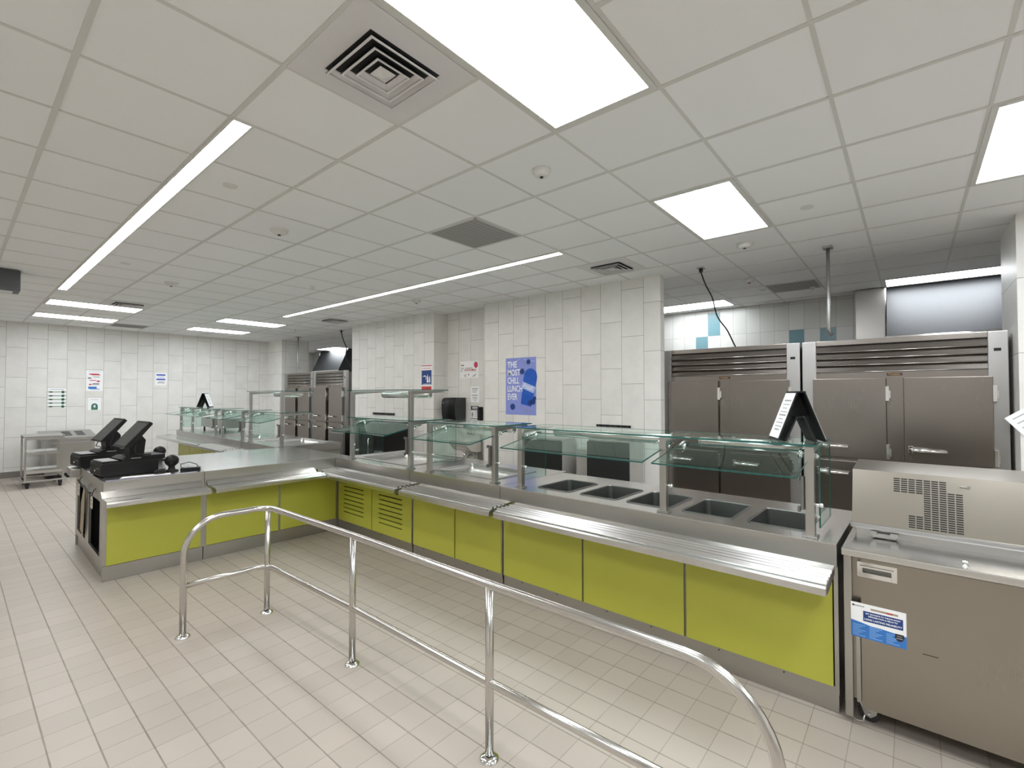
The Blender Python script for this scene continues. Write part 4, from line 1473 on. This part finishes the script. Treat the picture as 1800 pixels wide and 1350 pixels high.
t = Thing('card_reader', 'small black card reader with grey keys lying on the counter', 'card reader', (1.60, 5.63, TOPZ), rot=math.radians(-20))
t.part('body', MB().mat('black').bbox(-0.085, 0.085, -0.045, 0.045, 0.0006, 0.032, 0.008), local=True)
k = MB().mat('ink_grey')
for i in range(3):
    k.bbox(-0.055 + i * 0.035, -0.028 + i * 0.035, -0.03, 0.03, 0.031, 0.035, 0.002)
t.part('keys', k, local=True)
t.part('cable', MB().mat('cable').tube([(-0.08, 0.02, 0.02), (-0.09, 0.06, 0.06), (-0.02, 0.08, 0.075), (0.05, 0.06, 0.05), (0.06, 0.03, 0.035)], 0.004, 8), local=True)
cb = MB().mat('cable')
for k in range(5):
    a = k * 1.3
    pts = [(1.34 + 0.05 * math.cos(a + q * 1.1), 5.62 + 0.045 * math.sin(a * 1.2 + q * 1.1), TOPZ + 0.008 + 0.009 * (k % 4) + 0.004 * math.sin(q)) for q in range(7)]
    cb.tube(pts, 0.0055, 8)
single('coiled_cable', cb, 'tangle of black cable on the counter between register and ball scanner', 'cable', (1.34, 5.62, TOPZ))
single('paper_sheet', MB().mat('paper').add([(1.02, 5.56, TOPZ + 0.0015), (1.40, 5.50, TOPZ + 0.0015), (1.42, 5.60, TOPZ + 0.0015), (1.06, 5.66, TOPZ + 0.0015), (1.02, 5.56, TOPZ + 0.0006), (1.40, 5.50, TOPZ + 0.0006), (1.42, 5.60, TOPZ + 0.0006), (1.06, 5.66, TOPZ + 0.0006)],
       [(0, 1, 2, 3), (7, 6, 5, 4), (0, 4, 5, 1), (1, 5, 6, 2), (2, 6, 7, 3), (3, 7, 4, 0)]), 'white paper lying flat before the near register', 'paper', (1.2, 5.58, TOPZ))


# tags hanging on the open end of the register counter
def end_tag(y, z1, z0, label, wd=0.055):
    t = Thing('hanging_tag', label, 'tag', (0.765, y, z1), 'L', 'cream tags hanging on the counter end')
    X = 0.752
    t.part('card', MB().mat('tag').prism([(y - wd, z0), (y + wd, z0), (y + wd, z1 - 0.03), (y + wd * 0.5, z1), (y - wd * 0.5, z1), (y - wd, z1 - 0.03)], 0, X, X + 0.003))
    t.part('holes', MB().mat('dark').cyl((X - 0.001, y, z1 - 0.04), (X + 0.001, y, z1 - 0.04), 0.010, 10).cyl((X - 0.001, y, z1 - 0.075), (X + 0.001, y, z1 - 0.075), 0.010, 10))
    t.part('cord', MB().mat('cable').tube([(X, y, z1 - 0.01), (X + 0.01, y - 0.03, z1 + 0.05), (X + 0.022, y - 0.05, z1 + 0.07)], 0.004, 6))


end_tag(5.86, 0.715, 0.60, 'cream tag hanging at the near opening of the register counter')
end_tag(6.66, 0.735, 0.61, 'cream tag hanging at the far opening of the register counter')
single('cardboard_strip', MB().mat('wood').prism([(6.40, 0.24), (6.56, 0.28), (6.52, 0.55), (6.36, 0.74), (6.31, 0.74), (6.36, 0.45)], 0, 0.757, 0.763), 'long worn cardboard strip hanging between the two openings of the counter end', 'cardboard', (0.76, 6.4, 0.24), 'L')
t = Thing('junction_box', 'small grey steel box fixed to the top of the counter end', 'junction box', (0.74, 7.0, 0.8), 'L')
t.part('box', MB().mat('steel').bbox(0.70, 0.779, 6.76, 7.06, 0.79, 0.872, 0.006))
t.part('cord', MB().mat('cable').tube([(0.73, 6.5, 0.79), (0.745, 6.35, 0.74), (0.74, 6.2, 0.77), (0.75, 6.05, 0.72), (0.755, 5.92, 0.735)], 0.008, 8))


# ================================================================== posters and signs
def sheet(name, label, cat, X, y0, y1, z0, z1, mat='paper', group=None, curl=0.0):
    """a sheet on a wall facing -x, read with -y to the right"""
    t = Thing(name, label, cat, (X, (y0 + y1) / 2, (z0 + z1) / 2), group=group)
    t.part('sheet', MB().mat(mat).box(X - 0.0015, X - 0.0003, y0, y1, z0, z1))
    return t


def bars(t, name, mat, X, items):
    m = MB().mat(mat)
    for (ya, yb, za, zb) in items:
        m.box(X - 0.0028, X - 0.0014, min(ya, yb), max(ya, yb), za, zb)
    return t.part(name, m)


X = 5.53
t = sheet('drink_poster', 'large blue poster reading THE MOST CHILL LUNCH EVER on the tiled wall', 'poster', X, 4.195, 4.78, 1.35, 2.21, 'blue')
o = Vector((X, (4.195 + 4.78) / 2, (1.35 + 2.21) / 2))
for i, (wd, sx) in enumerate((('THE', 0.78), ('MOST', 0.72), ('CHILL', 0.66), ('LUNCH', 0.66), ('EVER', 0.66))):
    text_part('poster_lettering', wd, 0.132, 'ink_white', t.root, Vector((X - 0.0035, 4.745, 2.065 - i * 0.122)) - o, (0, -1, 0), (0, 0, 1), (-1, 0, 0), 'LEFT', 0.0004, sx=sx, bold=0.002)


def tilt(pts, c, a):
    ca, sa = math.cos(a), math.sin(a)
    return [(c[0] - (p[0] * ca - p[1] * sa), c[1] + p[0] * sa + p[1] * ca) for p in pts]


cup = [(-0.10, -0.27), (0.10, -0.27), (0.125, 0.13), (0.12, 0.19), (0.095, 0.245), (0.05, 0.275), (0, 0.285), (-0.05, 0.275), (-0.095, 0.245), (-0.12, 0.19), (-0.125, 0.13)]
m = MB().mat('blue_drink').prism(tilt(cup, (4.33, 1.76), -0.20), 0, X - 0.0032, X - 0.0016)
t.part('cup_print', m, label='tall blue drink cup')
m = MB().mat('blue_pale').prism(tilt([(-0.12, -0.06), (0.122, -0.06), (0.128, 0.04), (-0.126, 0.04)], (4.335, 1.77), -0.35), 0, X - 0.0042, X - 0.003)
co = t.part('cup_band', m)
text_part('cup_lettering', 'Frazil', 0.10, 'ink_white', t.root, Vector((X - 0.0048, 4.445, 1.765)) - o, Vector((0, -0.95, -0.28)), (0, -0.28, 0.95), (-1, 0, 0), 'LEFT', 0.0003, shear=0.3, sx=0.85)
m = MB().mat('blue_berry')
for (yy, zz, r) in ((4.335, 2.14, 0.038), (4.455, 2.0, 0.045), (4.25, 1.55, 0.045), (4.31, 1.53, 0.04), (4.64, 1.47, 0.048), (4.22, 1.60, 0.03)):
    m.prism([(yy + r * math.cos(a * PI / 6), zz + r * math.sin(a * PI / 6)) for a in range(12)], 0, X - 0.0052, X - 0.0042)
t.part('berry_print', m)
m = MB().mat('blue_pale')
m.prism([(4.78, 2.12), (4.70, 2.135), (4.60, 2.15), (4.50, 2.20), (4.50, 2.19), (4.60, 2.138), (4.70, 2.123), (4.78, 2.108)], 0, X - 0.003, X - 0.0014)
m.prism([(4.42, 2.19), (4.36, 2.165), (4.22, 2.15), (4.22, 2.14), (4.36, 2.155), (4.42, 2.18)], 0, X - 0.003, X - 0.0014)
t.part('ice_print', m)
text_part('signature_lettering', 'SMILES', 0.05, 'ink_grey', t.root, Vector((X - 0.0035, 4.40, 1.40)) - o, (0, -1, 0), (0, 0, 1), (-1, 0, 0), 'LEFT', 0.0003, sx=0.7)

XR = 5.82
t = sheet('school_meals_poster', 'white poster with a red strawberry and SCHOOL MEALS in the recess', 'poster', XR, 5.645, 6.10, 1.94, 2.235)
o = Vector((XR, (5.645 + 6.10) / 2, (1.94 + 2.235) / 2))
text_part('poster_lettering', 'SCHOOL MEALS', 0.046, 'ink_red', t.root, Vector((XR - 0.003, 5.99, 2.065)) - o, (0, -1, 0), (0, 0, 1), (-1, 0, 0), 'LEFT', 0.0003, bold=0.0012, sx=0.86)
text_part('small_lettering', 'GET', 0.04, 'ink_teal', t.root, Vector((XR - 0.003, 6.085, 2.065)) - o, (0, -1, 0), (0, 0, 1), (-1, 0, 0), 'LEFT', 0.0003, sx=0.9)
bars(t, 'rule_lines', 'ink_grey', XR, [(6.085, 5.665, 2.045, 2.048), (6.07, 6.01, 2.107, 2.122), (5.97, 5.79, 2.107, 2.120), (5.99, 5.93, 2.0, 2.003)])
m = MB().mat('ink_pink').prism([(5.71 + 0.045 * math.sin(a * PI / 8) * (1.0 if a < 9 else 1.0), 2.165 + 0.055 * math.cos(a * PI / 8)) for a in range(16)], 0, XR - 0.003, XR - 0.0014)
t.part('strawberry_print', m)
m = MB().mat('ink_green').prism([(5.735, 2.22), (5.71, 2.205), (5.69, 2.222), (5.71, 2.19)], 0, XR - 0.004, XR - 0.003)
t.part('strawberry_leaves', m)
m = MB().mat('ink_orange').box(XR - 0.003, XR - 0.0014, 6.0, 6.075, 2.155, 2.175)
m.mat('ink_black').box(XR - 0.0035, XR - 0.0029, 6.005, 6.07, 2.163, 2.169)
m.mat('ink_orange').box(XR - 0.003, XR - 0.0014, 5.96, 5.985, 1.96, 2.0)
t.part('burger_print', m)
m = MB().mat('ink_grey').prism([(5.80, 1.965), (5.72, 2.01), (5.69, 2.005), (5.77, 1.96)], 0, XR - 0.003, XR - 0.0014).box(XR - 0.003, XR - 0.0014, 5.87, 5.90, 1.985, 2.015)
t.part('food_print', m)

t = sheet('notice_sheet', 'plain white printed notice in the recess, above the glove notice', 'notice', XR, 5.63, 5.835, 1.52, 1.79, group='notices in the recess')
bars(t, 'text_lines', 'ink_grey', XR, [(5.80, 5.66, 1.745, 1.762), (5.80, 5.67, 1.715, 1.725), (5.79, 5.70, 1.69, 1.70), (5.80, 5.66, 1.635, 1.65), (5.79, 5.68, 1.60, 1.61), (5.78, 5.67, 1.575, 1.585), (5.76, 5.70, 1.545, 1.553)])
t = sheet('notice_sheet', 'grey and white notice with a hand print symbol, beside the soap dispenser', 'notice', XR, 5.63, 5.83, 1.235, 1.46, group='notices in the recess')
bars(t, 'banner', 'ink_black', XR, [(5.825, 5.64, 1.385, 1.40), (5.825, 5.64, 1.445, 1.458), (5.825, 5.795, 1.40, 1.445), (5.665, 5.64, 1.40, 1.445)])
bars(t, 'bottom_line', 'ink_black', XR, [(5.825, 5.64, 1.238, 1.248)])
bars(t, 'text_lines', 'ink_grey', XR, [(5.79, 5.68, 1.405, 1.43), (5.73, 5.66, 1.355, 1.362), (5.73, 5.66, 1.33, 1.337), (5.73, 5.66, 1.305, 1.312), (5.73, 5.67, 1.28, 1.287)])
t.part('symbol', MB().mat('ink_grey').prism([(5.80 + 0.022 * math.sin(a * PI / 6) - 0.01, 1.31 + 0.042 * math.cos(a * PI / 6)) for a in range(12)], 0, XR - 0.003, XR - 0.0014))

t = sheet('statue_poster', 'narrow red, white and blue poster at the right end of the left tiled wall', 'poster', X, 6.53, 6.80, 1.70, 2.19)
bars(t, 'blue_field', 'ink_navy', X, [(6.80, 6.53, 1.83, 2.09)])
bars(t, 'red_field', 'ink_red', X, [(6.80, 6.53, 1.70, 1.80), (6.80, 6.53, 2.165, 2.18)])
m = MB().mat('ink_pink')
for i in range(6):
    m.prism([(6.78 - i * 0.04, 2.11), (6.765 - i * 0.04, 2.14), (6.75 - i * 0.04, 2.11), (6.765 - i * 0.04, 2.12)], 0, X - 0.003, X - 0.0014)
t.part('wave_print', m)
m = MB().mat('ink_white')
m.prism([(6.66, 1.87), (6.61, 1.87), (6.615, 1.95), (6.635, 2.02), (6.65, 1.95)], 0, X - 0.0036, X - 0.0028)
m.prism([(6.60, 1.87), (6.56, 1.87), (6.565, 1.96), (6.585, 1.99)], 0, X - 0.0036, X - 0.0028)
m.prism([(6.78, 1.98), (6.70, 2.0), (6.66, 1.97), (6.69, 1.91), (6.68, 1.98), (6.72, 1.975)], 0, X - 0.0036, X - 0.0028)
m.box(X - 0.0036, X - 0.0028, 6.55, 6.76, 1.838, 1.846)
m.mat('ink_white').prism([(6.70, 1.71), (6.66, 1.71), (6.66, 1.735), (6.685, 1.745)], 0, X - 0.0036, X - 0.0028)
t.part('figure_print', m)


def far_sheet(name, label, x0, x1, z0, z1):
    t = Thing(name, label, 'sign', ((x0 + x1) / 2, 13.7, (z0 + z1) / 2), group='signs on the far wall')
    t.part('sheet', MB().mat('paper').box(x0, x1, 13.697, 13.6995, z0, z1))
    return t


def fbars(t, name, items):
    m = MB()
    for (mt, x0, x1, z0, z1) in items:
        m.mat(mt).box(x0, x1, 13.6945, 13.6975, z0, z1)
    t.part(name, m)


t = far_sheet('recycling_sign', 'white sign with five green stripes, lowest and leftmost on the far wall', 1.32, 1.60, 1.385, 1.795)
it = [('ink_grey', 1.35, 1.57, 1.755, 1.762)]
for i, z in enumerate((1.70, 1.62, 1.545, 1.47, 1.395)):
    it += [('ink_green', 1.32, 1.60, z, z + 0.014), ('ink_black', 1.345, 1.39, z - 0.006, z + 0.018), ('ink_teal', 1.53, 1.57, z - 0.02, z + 0.03)]
fbars(t, 'print', it)
t = far_sheet('menu_sign', 'white sign with red, black and blue lettering, topmost left sign on the far wall', 1.91, 2.195, 1.73, 2.18)
fbars(t, 'print', [('ink_grey', 1.95, 2.15, 2.155, 2.16), ('ink_red', 1.96, 2.13, 2.09, 2.11), ('ink_pink', 2.0, 2.15, 2.075, 2.09), ('ink_grey', 2.03, 2.14, 2.03, 2.045), ('ink_black', 1.94, 2.0, 2.0, 2.02),
                   ('ink_pink', 1.97, 2.08, 1.955, 1.97), ('ink_red', 2.09, 2.14, 1.93, 1.96), ('ink_black', 2.02, 2.13, 1.88, 1.895), ('ink_red', 1.96, 2.0, 1.86, 1.885), ('ink_grey', 2.0, 2.13, 1.862, 1.874),
                   ('ink_sky', 1.95, 2.09, 1.78, 1.825), ('ink_skylight', 1.97, 2.14, 1.765, 1.78)])
t = far_sheet('exit_route_sign', 'white sign with a green arch symbol below the coloured lettering sign', 1.955, 2.165, 1.31, 1.585)
fbars(t, 'caption', [('ink_grey', 1.99, 2.13, 1.54, 1.546)])
ar = [(2.005, 1.318), (2.115, 1.318)] + [(2.06 + 0.055 * math.cos(a * PI / 8), 1.40 + 0.06 * math.sin(a * PI / 8)) for a in range(9)]
t.part('arch_symbol', MB().mat('ink_teal').prism(ar, 1, 13.6945, 13.6975).mat('paper').box(2.045, 2.075, 13.693, 13.695, 1.37, 1.42))
t = far_sheet('blue_notice', 'small white notice with two blue bars, rightmost on the far wall', 3.145, 3.37, 1.875, 2.17)
fbars(t, 'print', [('ink_blue', 3.165, 3.34, 2.10, 2.135), ('ink_blue', 3.165, 3.34, 1.995, 2.03), ('ink_skylight', 3.19, 3.32, 2.06, 2.07), ('ink_grey', 3.20, 3.32, 1.95, 1.965), ('ink_grey', 3.18, 3.33, 1.92, 1.935)])

# loose sheet on the right wall
m = MB().mat('paper')
q = [(-0.571, 1.466), (-0.715, 1.575), (-0.905, 1.35), (-0.76, 1.225)]
m.prism(q, 0, 5.488, 5.4895)
m.mat('ink_grey')
for i in range(5):
    a = Vector((-0.62 - i * 0.026, 1.455 - i * 0.033))
    d = Vector((-0.085, 0.064))
    n = Vector((0.004, 0.005))
    m.prism([tuple(a), tuple(a + d), tuple(a + d + n), tuple(a + n)], 0, 5.4868, 5.488)
single('tilted_notice', m, 'white printed sheet pinned askew on the corner of the right wall', 'notice', (5.488, -0.73, 1.40))

# ================================================================== recess: hand sink, dispensers
t = Thing('paper_towel_dispenser', 'black rounded paper towel dispenser in the recess', 'towel dispenser', (5.72, 6.19, 1.2))
m = MB().mat('black')
pf = [(5.819, 1.22), (5.819, 1.60), (5.62, 1.60), (5.575, 1.585), (5.55, 1.54), (5.545, 1.45), (5.555, 1.30), (5.575, 1.22)]
m.prism(pf, 1, 5.96, 6.28, True)
t.part('cover', m)
t.part('side_trim', MB().mat('screen').prism([(p[0] + (0.006 if p[0] < 5.8 else 0), p[1] - 0.003 if p[1] > 1.4 else p[1] + 0.003) for p in pf], 1, 5.952, 5.96))
t.part('logo_mark', MB().mat('ink_white').bbox(5.543, 5.548, 6.23, 6.245, 1.505, 1.515, 0.001))
t = Thing('soap_dispenser', 'narrow black soap dispenser right of the hand notice in the recess', 'soap dispenser', (5.77, 5.57, 1.2))
t.part('body', MB().mat('black').bbox(5.74, 5.819, 5.535, 5.602, 1.215, 1.445, 0.014))
t.part('nozzle', MB().mat('black').bbox(5.75, 5.79, 5.555, 5.585, 1.195, 1.216, 0.004))
t.part('window', MB().mat('screen').bbox(5.736, 5.741, 5.555, 5.583, 1.27, 1.40, 0.002))

t = Thing('hand_sink', 'wall mounted hand sink with chrome taps in the recess', 'sink', (5.6, 5.75, 0.8))
m = MB().mat('porcelain')
m.tub(5.47, 5.72, 5.60, 5.92, 0.875, 0.15, 0.05, 0.045, 0.03)
m.box(5.765, 5.819, 5.555, 5.965, 0.86, 0.98)
m.prism([(5.43, 0.872), (5.819, 0.872), (5.819, 0.70), (5.70, 0.69), (5.55, 0.72), (5.45, 0.82)], 1, 5.555, 5.565)
m.prism([(5.43, 0.872), (5.819, 0.872), (5.819, 0.70), (5.70, 0.69), (5.55, 0.72), (5.45, 0.82)], 1, 5.955, 5.965)
m.add([(5.43, 5.555, 0.872), (5.43, 5.965, 0.872), (5.45, 5.965, 0.82), (5.45, 5.555, 0.82), (5.55, 5.965, 0.72), (5.55, 5.555, 0.72), (5.70, 5.965, 0.69), (5.70, 5.555, 0.69)], [(0, 1, 2, 3), (3, 2, 4, 5), (5, 4, 6, 7)])
t.part('basin', m)
f = MB().mat('chrome')
f.bbox(5.74, 5.775, 5.66, 5.86, 0.98, 0.995, 0.004)
f.tube([(5.757, 5.76, 0.99), (5.757, 5.76, 1.05), (5.72, 5.76, 1.08), (5.66, 5.76, 1.065), (5.65, 5.76, 1.03)], 0.010, 10)
for yy in (5.68, 5.84):
    f.cyl((5.757, yy, 0.99), (5.757, yy, 1.04), 0.013, 10)
    f.tube([(5.757, yy, 1.045), (5.74, yy + (yy - 5.76) * 0.6, 1.055)], 0.007, 8)
t.part('faucet', f)
d = MB().mat('chrome')
d.tube([(5.60, 5.76, 0.70), (5.60, 5.76, 0.60), (5.63, 5.76, 0.56), (5.67, 5.76, 0.58), (5.70, 5.76, 0.62), (5.80, 5.76, 0.62)], 0.020, 12)
d.cyl((5.60, 5.76, 0.73), (5.60, 5.76, 0.69), 0.035, 14)
t.part('drain_trap', d)
v = MB().mat('chrome').tube([(5.80, 5.66, 0.5), (5.74, 5.66, 0.5), (5.72, 5.67, 0.6), (5.73, 5.69, 0.8)], 0.007, 8)
t.part('supply_pipe', v)
t.part('wall_bracket', MB().mat('steel').bbox(5.785, 5.819, 5.53, 5.64, 0.53, 0.86, 0.004))


# ================================================================== appliances against the wall
def black_box(x0, x1, y0, y1, zt, label, side='sidegrey'):
    t = Thing('undercounter_appliance', label, 'appliance', ((x0 + x1) / 2, (y0 + y1) / 2, 0), group='black fronted appliances by the tiled wall')
    t.part('body', MB().mat(side).bbox(x0 + 0.03, x1, y0, y1, 0.06, zt, 0.006))
    t.part('door', MB().mat('black_matte').bbox(x0, x0 + 0.03, y0 + 0.004, y1 - 0.004, 0.10, zt - 0.004, 0.006))
    t.part('top_cap', MB().mat('steel').bbox(x0 + 0.02, x1, y0 + 0.01, y1 - 0.01, zt, zt + 0.02, 0.004))
    for (a, b) in ((x0 + 0.08, y0 + 0.07), (x0 + 0.08, y1 - 0.07), (x1 - 0.08, y0 + 0.07), (x1 - 0.08, y1 - 0.07)):
        t.part('foot', MB().mat('rubber').cyl((a, b, 0.0), (a, b, 0.061), 0.025, 12))
    return t


black_box(5.15, 5.50, 3.50, 4.12, 1.045, 'black fronted appliance against the wall, left one behind the hot wells', 'sidegrey')
black_box(5.12, 5.50, 2.53, 3.10, 1.08, 'black fronted appliance against the wall, right one below the black strip', 'sidegrey')
single('side_cabinet', MB().mat('sidegrey').bbox(5.25, 5.50, 3.12, 3.33, 0.0, 0.955, 0.006), 'narrow grey cabinet between the two black fronted appliances', 'cabinet', (5.37, 3.22, 0))


def wall_strip(y0, y1, z, label):
    t = Thing('tool_strip', label, 'wall strip', (5.52, (y0 + y1) / 2, z), group='black strips on the tiled wall')
    t.part('rail', MB().mat('black').bbox(5.505, 5.5295, y0, y1, z, z + 0.04, 0.006))
    k = MB().mat('screen')
    n = 6
    for i in range(n):
        yy = y0 + (y1 - y0) * (i + 0.5) / n
        k.bbox(5.495, 5.506, yy - 0.02, yy + 0.015, z + 0.01, z + 0.034, 0.003)
    t.part('clips', k)


wall_strip(2.70, 3.185, 1.225, 'black strip with clips on the wall right of the blue poster')
wall_strip(7.92, 8.31, 1.255, 'black strip on the left tiled wall, left of two')
wall_strip(7.60, 7.885, 1.255, 'black strip on the left tiled wall, right of two')

t = Thing('glass_door_oven', 'black glass fronted oven cabinet behind the tall corner guard', 'oven', (5.2, 7.75, 0))
t.part('cabinet', MB().mat('black').bbox(4.95, 5.50, 7.12, 8.20, 0.10, 1.14, 0.008))
dpl = MB().mat('screen').bbox(4.922, 4.951, 7.42, 7.86, 0.30, 0.985, 0.004)
do = t.part('door', dpl)
fr = MB().mat('steel').bbox(4.915, 4.951, 7.86, 8.05, 0.28, 1.0, 0.004).bbox(4.912, 4.95, 7.62, 8.05, 0.985, 1.06, 0.004)
t.part('door_trim', fr, do)
t.part('handle', MB().mat('chrome').tube([(4.915, 7.50, 0.45), (4.88, 7.50, 0.47), (4.88, 7.50, 0.85), (4.915, 7.50, 0.87)], 0.009, 10), do)
t.part('base', MB().mat('dark').box(4.98, 5.48, 7.16, 8.16, 0.0, 0.10))

# steel tray stand behind the far end of the corner counter
t = Thing('steel_undershelf_unit', 'low steel cabinet between the tall corner guard and the far fridge', 'cabinet', (5.1, 8.75, 0))
t.part('body', MB().mat('steel').bbox(4.95, 5.45, 8.40, 9.02, 0.12, 0.95, 0.006))
t.part('door', MB().mat('steel_light').bbox(4.93, 4.951, 8.43, 8.98, 0.16, 0.90, 0.004))
t.part('base', MB().mat('dark').box(4.98, 5.42, 8.43, 8.99, 0.0, 0.12))


# ================================================================== far left: trolley and dispenser stand
def trolley():
    t = Thing('utility_cart', 'three tier steel utility cart standing left of the register counter', 'cart', (1.12, 12.2, 0))
    x0, x1, y0, y1 = 0.88, 1.37, 11.9, 12.55
    for (x, y) in ((x0, y0), (x1, y0), (x0, y1), (x1, y1)):
        t.part('upright', MB().mat('steel').bbox(x - 0.014, x + 0.014, y - 0.014, y + 0.014, 0.13, 0.90, 0.002))
    for z in (0.865, 0.60, 0.27):
        s = MB().mat('steel_h').box(x0 + 0.014, x1 - 0.014, y0 - 0.01, y1 + 0.01, z, z + 0.004)
        s.box(x0 + 0.0145, x1 - 0.0145, y0 - 0.016, y0 - 0.010, z - 0.018, z + 0.03).box(x0 + 0.0145, x1 - 0.0145, y1 + 0.010, y1 + 0.016, z - 0.018, z + 0.03)
        t.part('shelf', s)
    t.part('top_tray', MB().mat('steel_light').bbox(x0 - 0.02, x1 + 0.02, y0 - 0.02, y1 + 0.02, 0.90, 0.915, 0.004))
    t.part('bumper_frame', MB().mat('steel').bbox(x0 - 0.04, x1 + 0.05, y0 - 0.05, y0 - 0.018, 0.105, 0.135, 0.006).bbox(x0 - 0.04, x1 + 0.05, y1 + 0.018, y1 + 0.05, 0.105, 0.135, 0.006)
           .bbox(x0 - 0.04, x0 - 0.015, y0 - 0.018, y1 + 0.018, 0.105, 0.135, 0.004).bbox(x1 + 0.015, x1 + 0.05, y0 - 0.018, y1 + 0.018, 0.105, 0.135, 0.004))
    for (x, y) in ((x0 + 0.03, y0), (x1 - 0.04, y0), (x0 + 0.03, y1), (x1 - 0.04, y1)):
        c = MB().mat('rubber').cyl((x - 0.018, y, 0.045), (x + 0.018, y, 0.045), 0.045, 16)
        c.bbox(x - 0.03, x + 0.03, y - 0.03, y + 0.03, 0.088, 0.106, 0.003).box(x - 0.026, x - 0.020, y - 0.02, y + 0.02, 0.04, 0.09).box(x + 0.020, x + 0.026, y - 0.02, y + 0.02, 0.04, 0.09)
        t.part('caster', c)


trolley()

t = Thing('tray_dispenser_stand', 'pale steel dispenser stand with six slots in its top, behind the utility cart', 'dispenser stand', (1.6, 13.1, 0))
t.part('cabinet', MB().mat('steel_light').bbox(1.22, 1.95, 12.85, 13.60, 0.10, 0.78, 0.006))
tp = MB().mat('steel_light').prism([(12.80, 0.755), (12.80, 0.80), (13.62, 0.90), (13.62, 0.755)], 0, 1.17, 1.98)
to = t.part('sloped_top', tp)
sl = MB().mat('dark')
for i in range(3):
    for j in range(2):
        yy = 13.02 + i * 0.17
        zz = 0.80 + (yy - 12.80) * 0.122
        xx = 1.50 + j * 0.2
        sl.prism([(yy, zz + 0.001), (yy + 0.085, zz + 0.0114), (yy + 0.085, zz + 0.014), (yy, zz + 0.0036)], 0, xx, xx + 0.13)
t.part('cutlery_slot', sl, to)
t.part('door', MB().mat('steel').bbox(1.30, 1.88, 12.832, 12.851, 0.14, 0.70, 0.004))
t.part('base', MB().mat('dark').box(1.26, 1.91, 12.90, 13.56, 0.0, 0.10))

# steel warmer on the far counter
t = Thing('countertop_warmer', 'grey steel box with dark legs on the farthest serving counter', 'food warmer', (3.4, 11.4, TOPZ), 'L')
t.part('body', MB().mat('steel').bbox(3.32, 3.80, 10.75, 11.95, 0.96, 1.16, 0.008))
for (x, y) in ((3.36, 10.85), (3.36, 11.85), (3.76, 10.85), (3.76, 11.85)):
    t.part('leg', MB().mat('black').cyl((x, y, TOPZ + 0.0005), (x, y, 0.961), 0.018, 12))
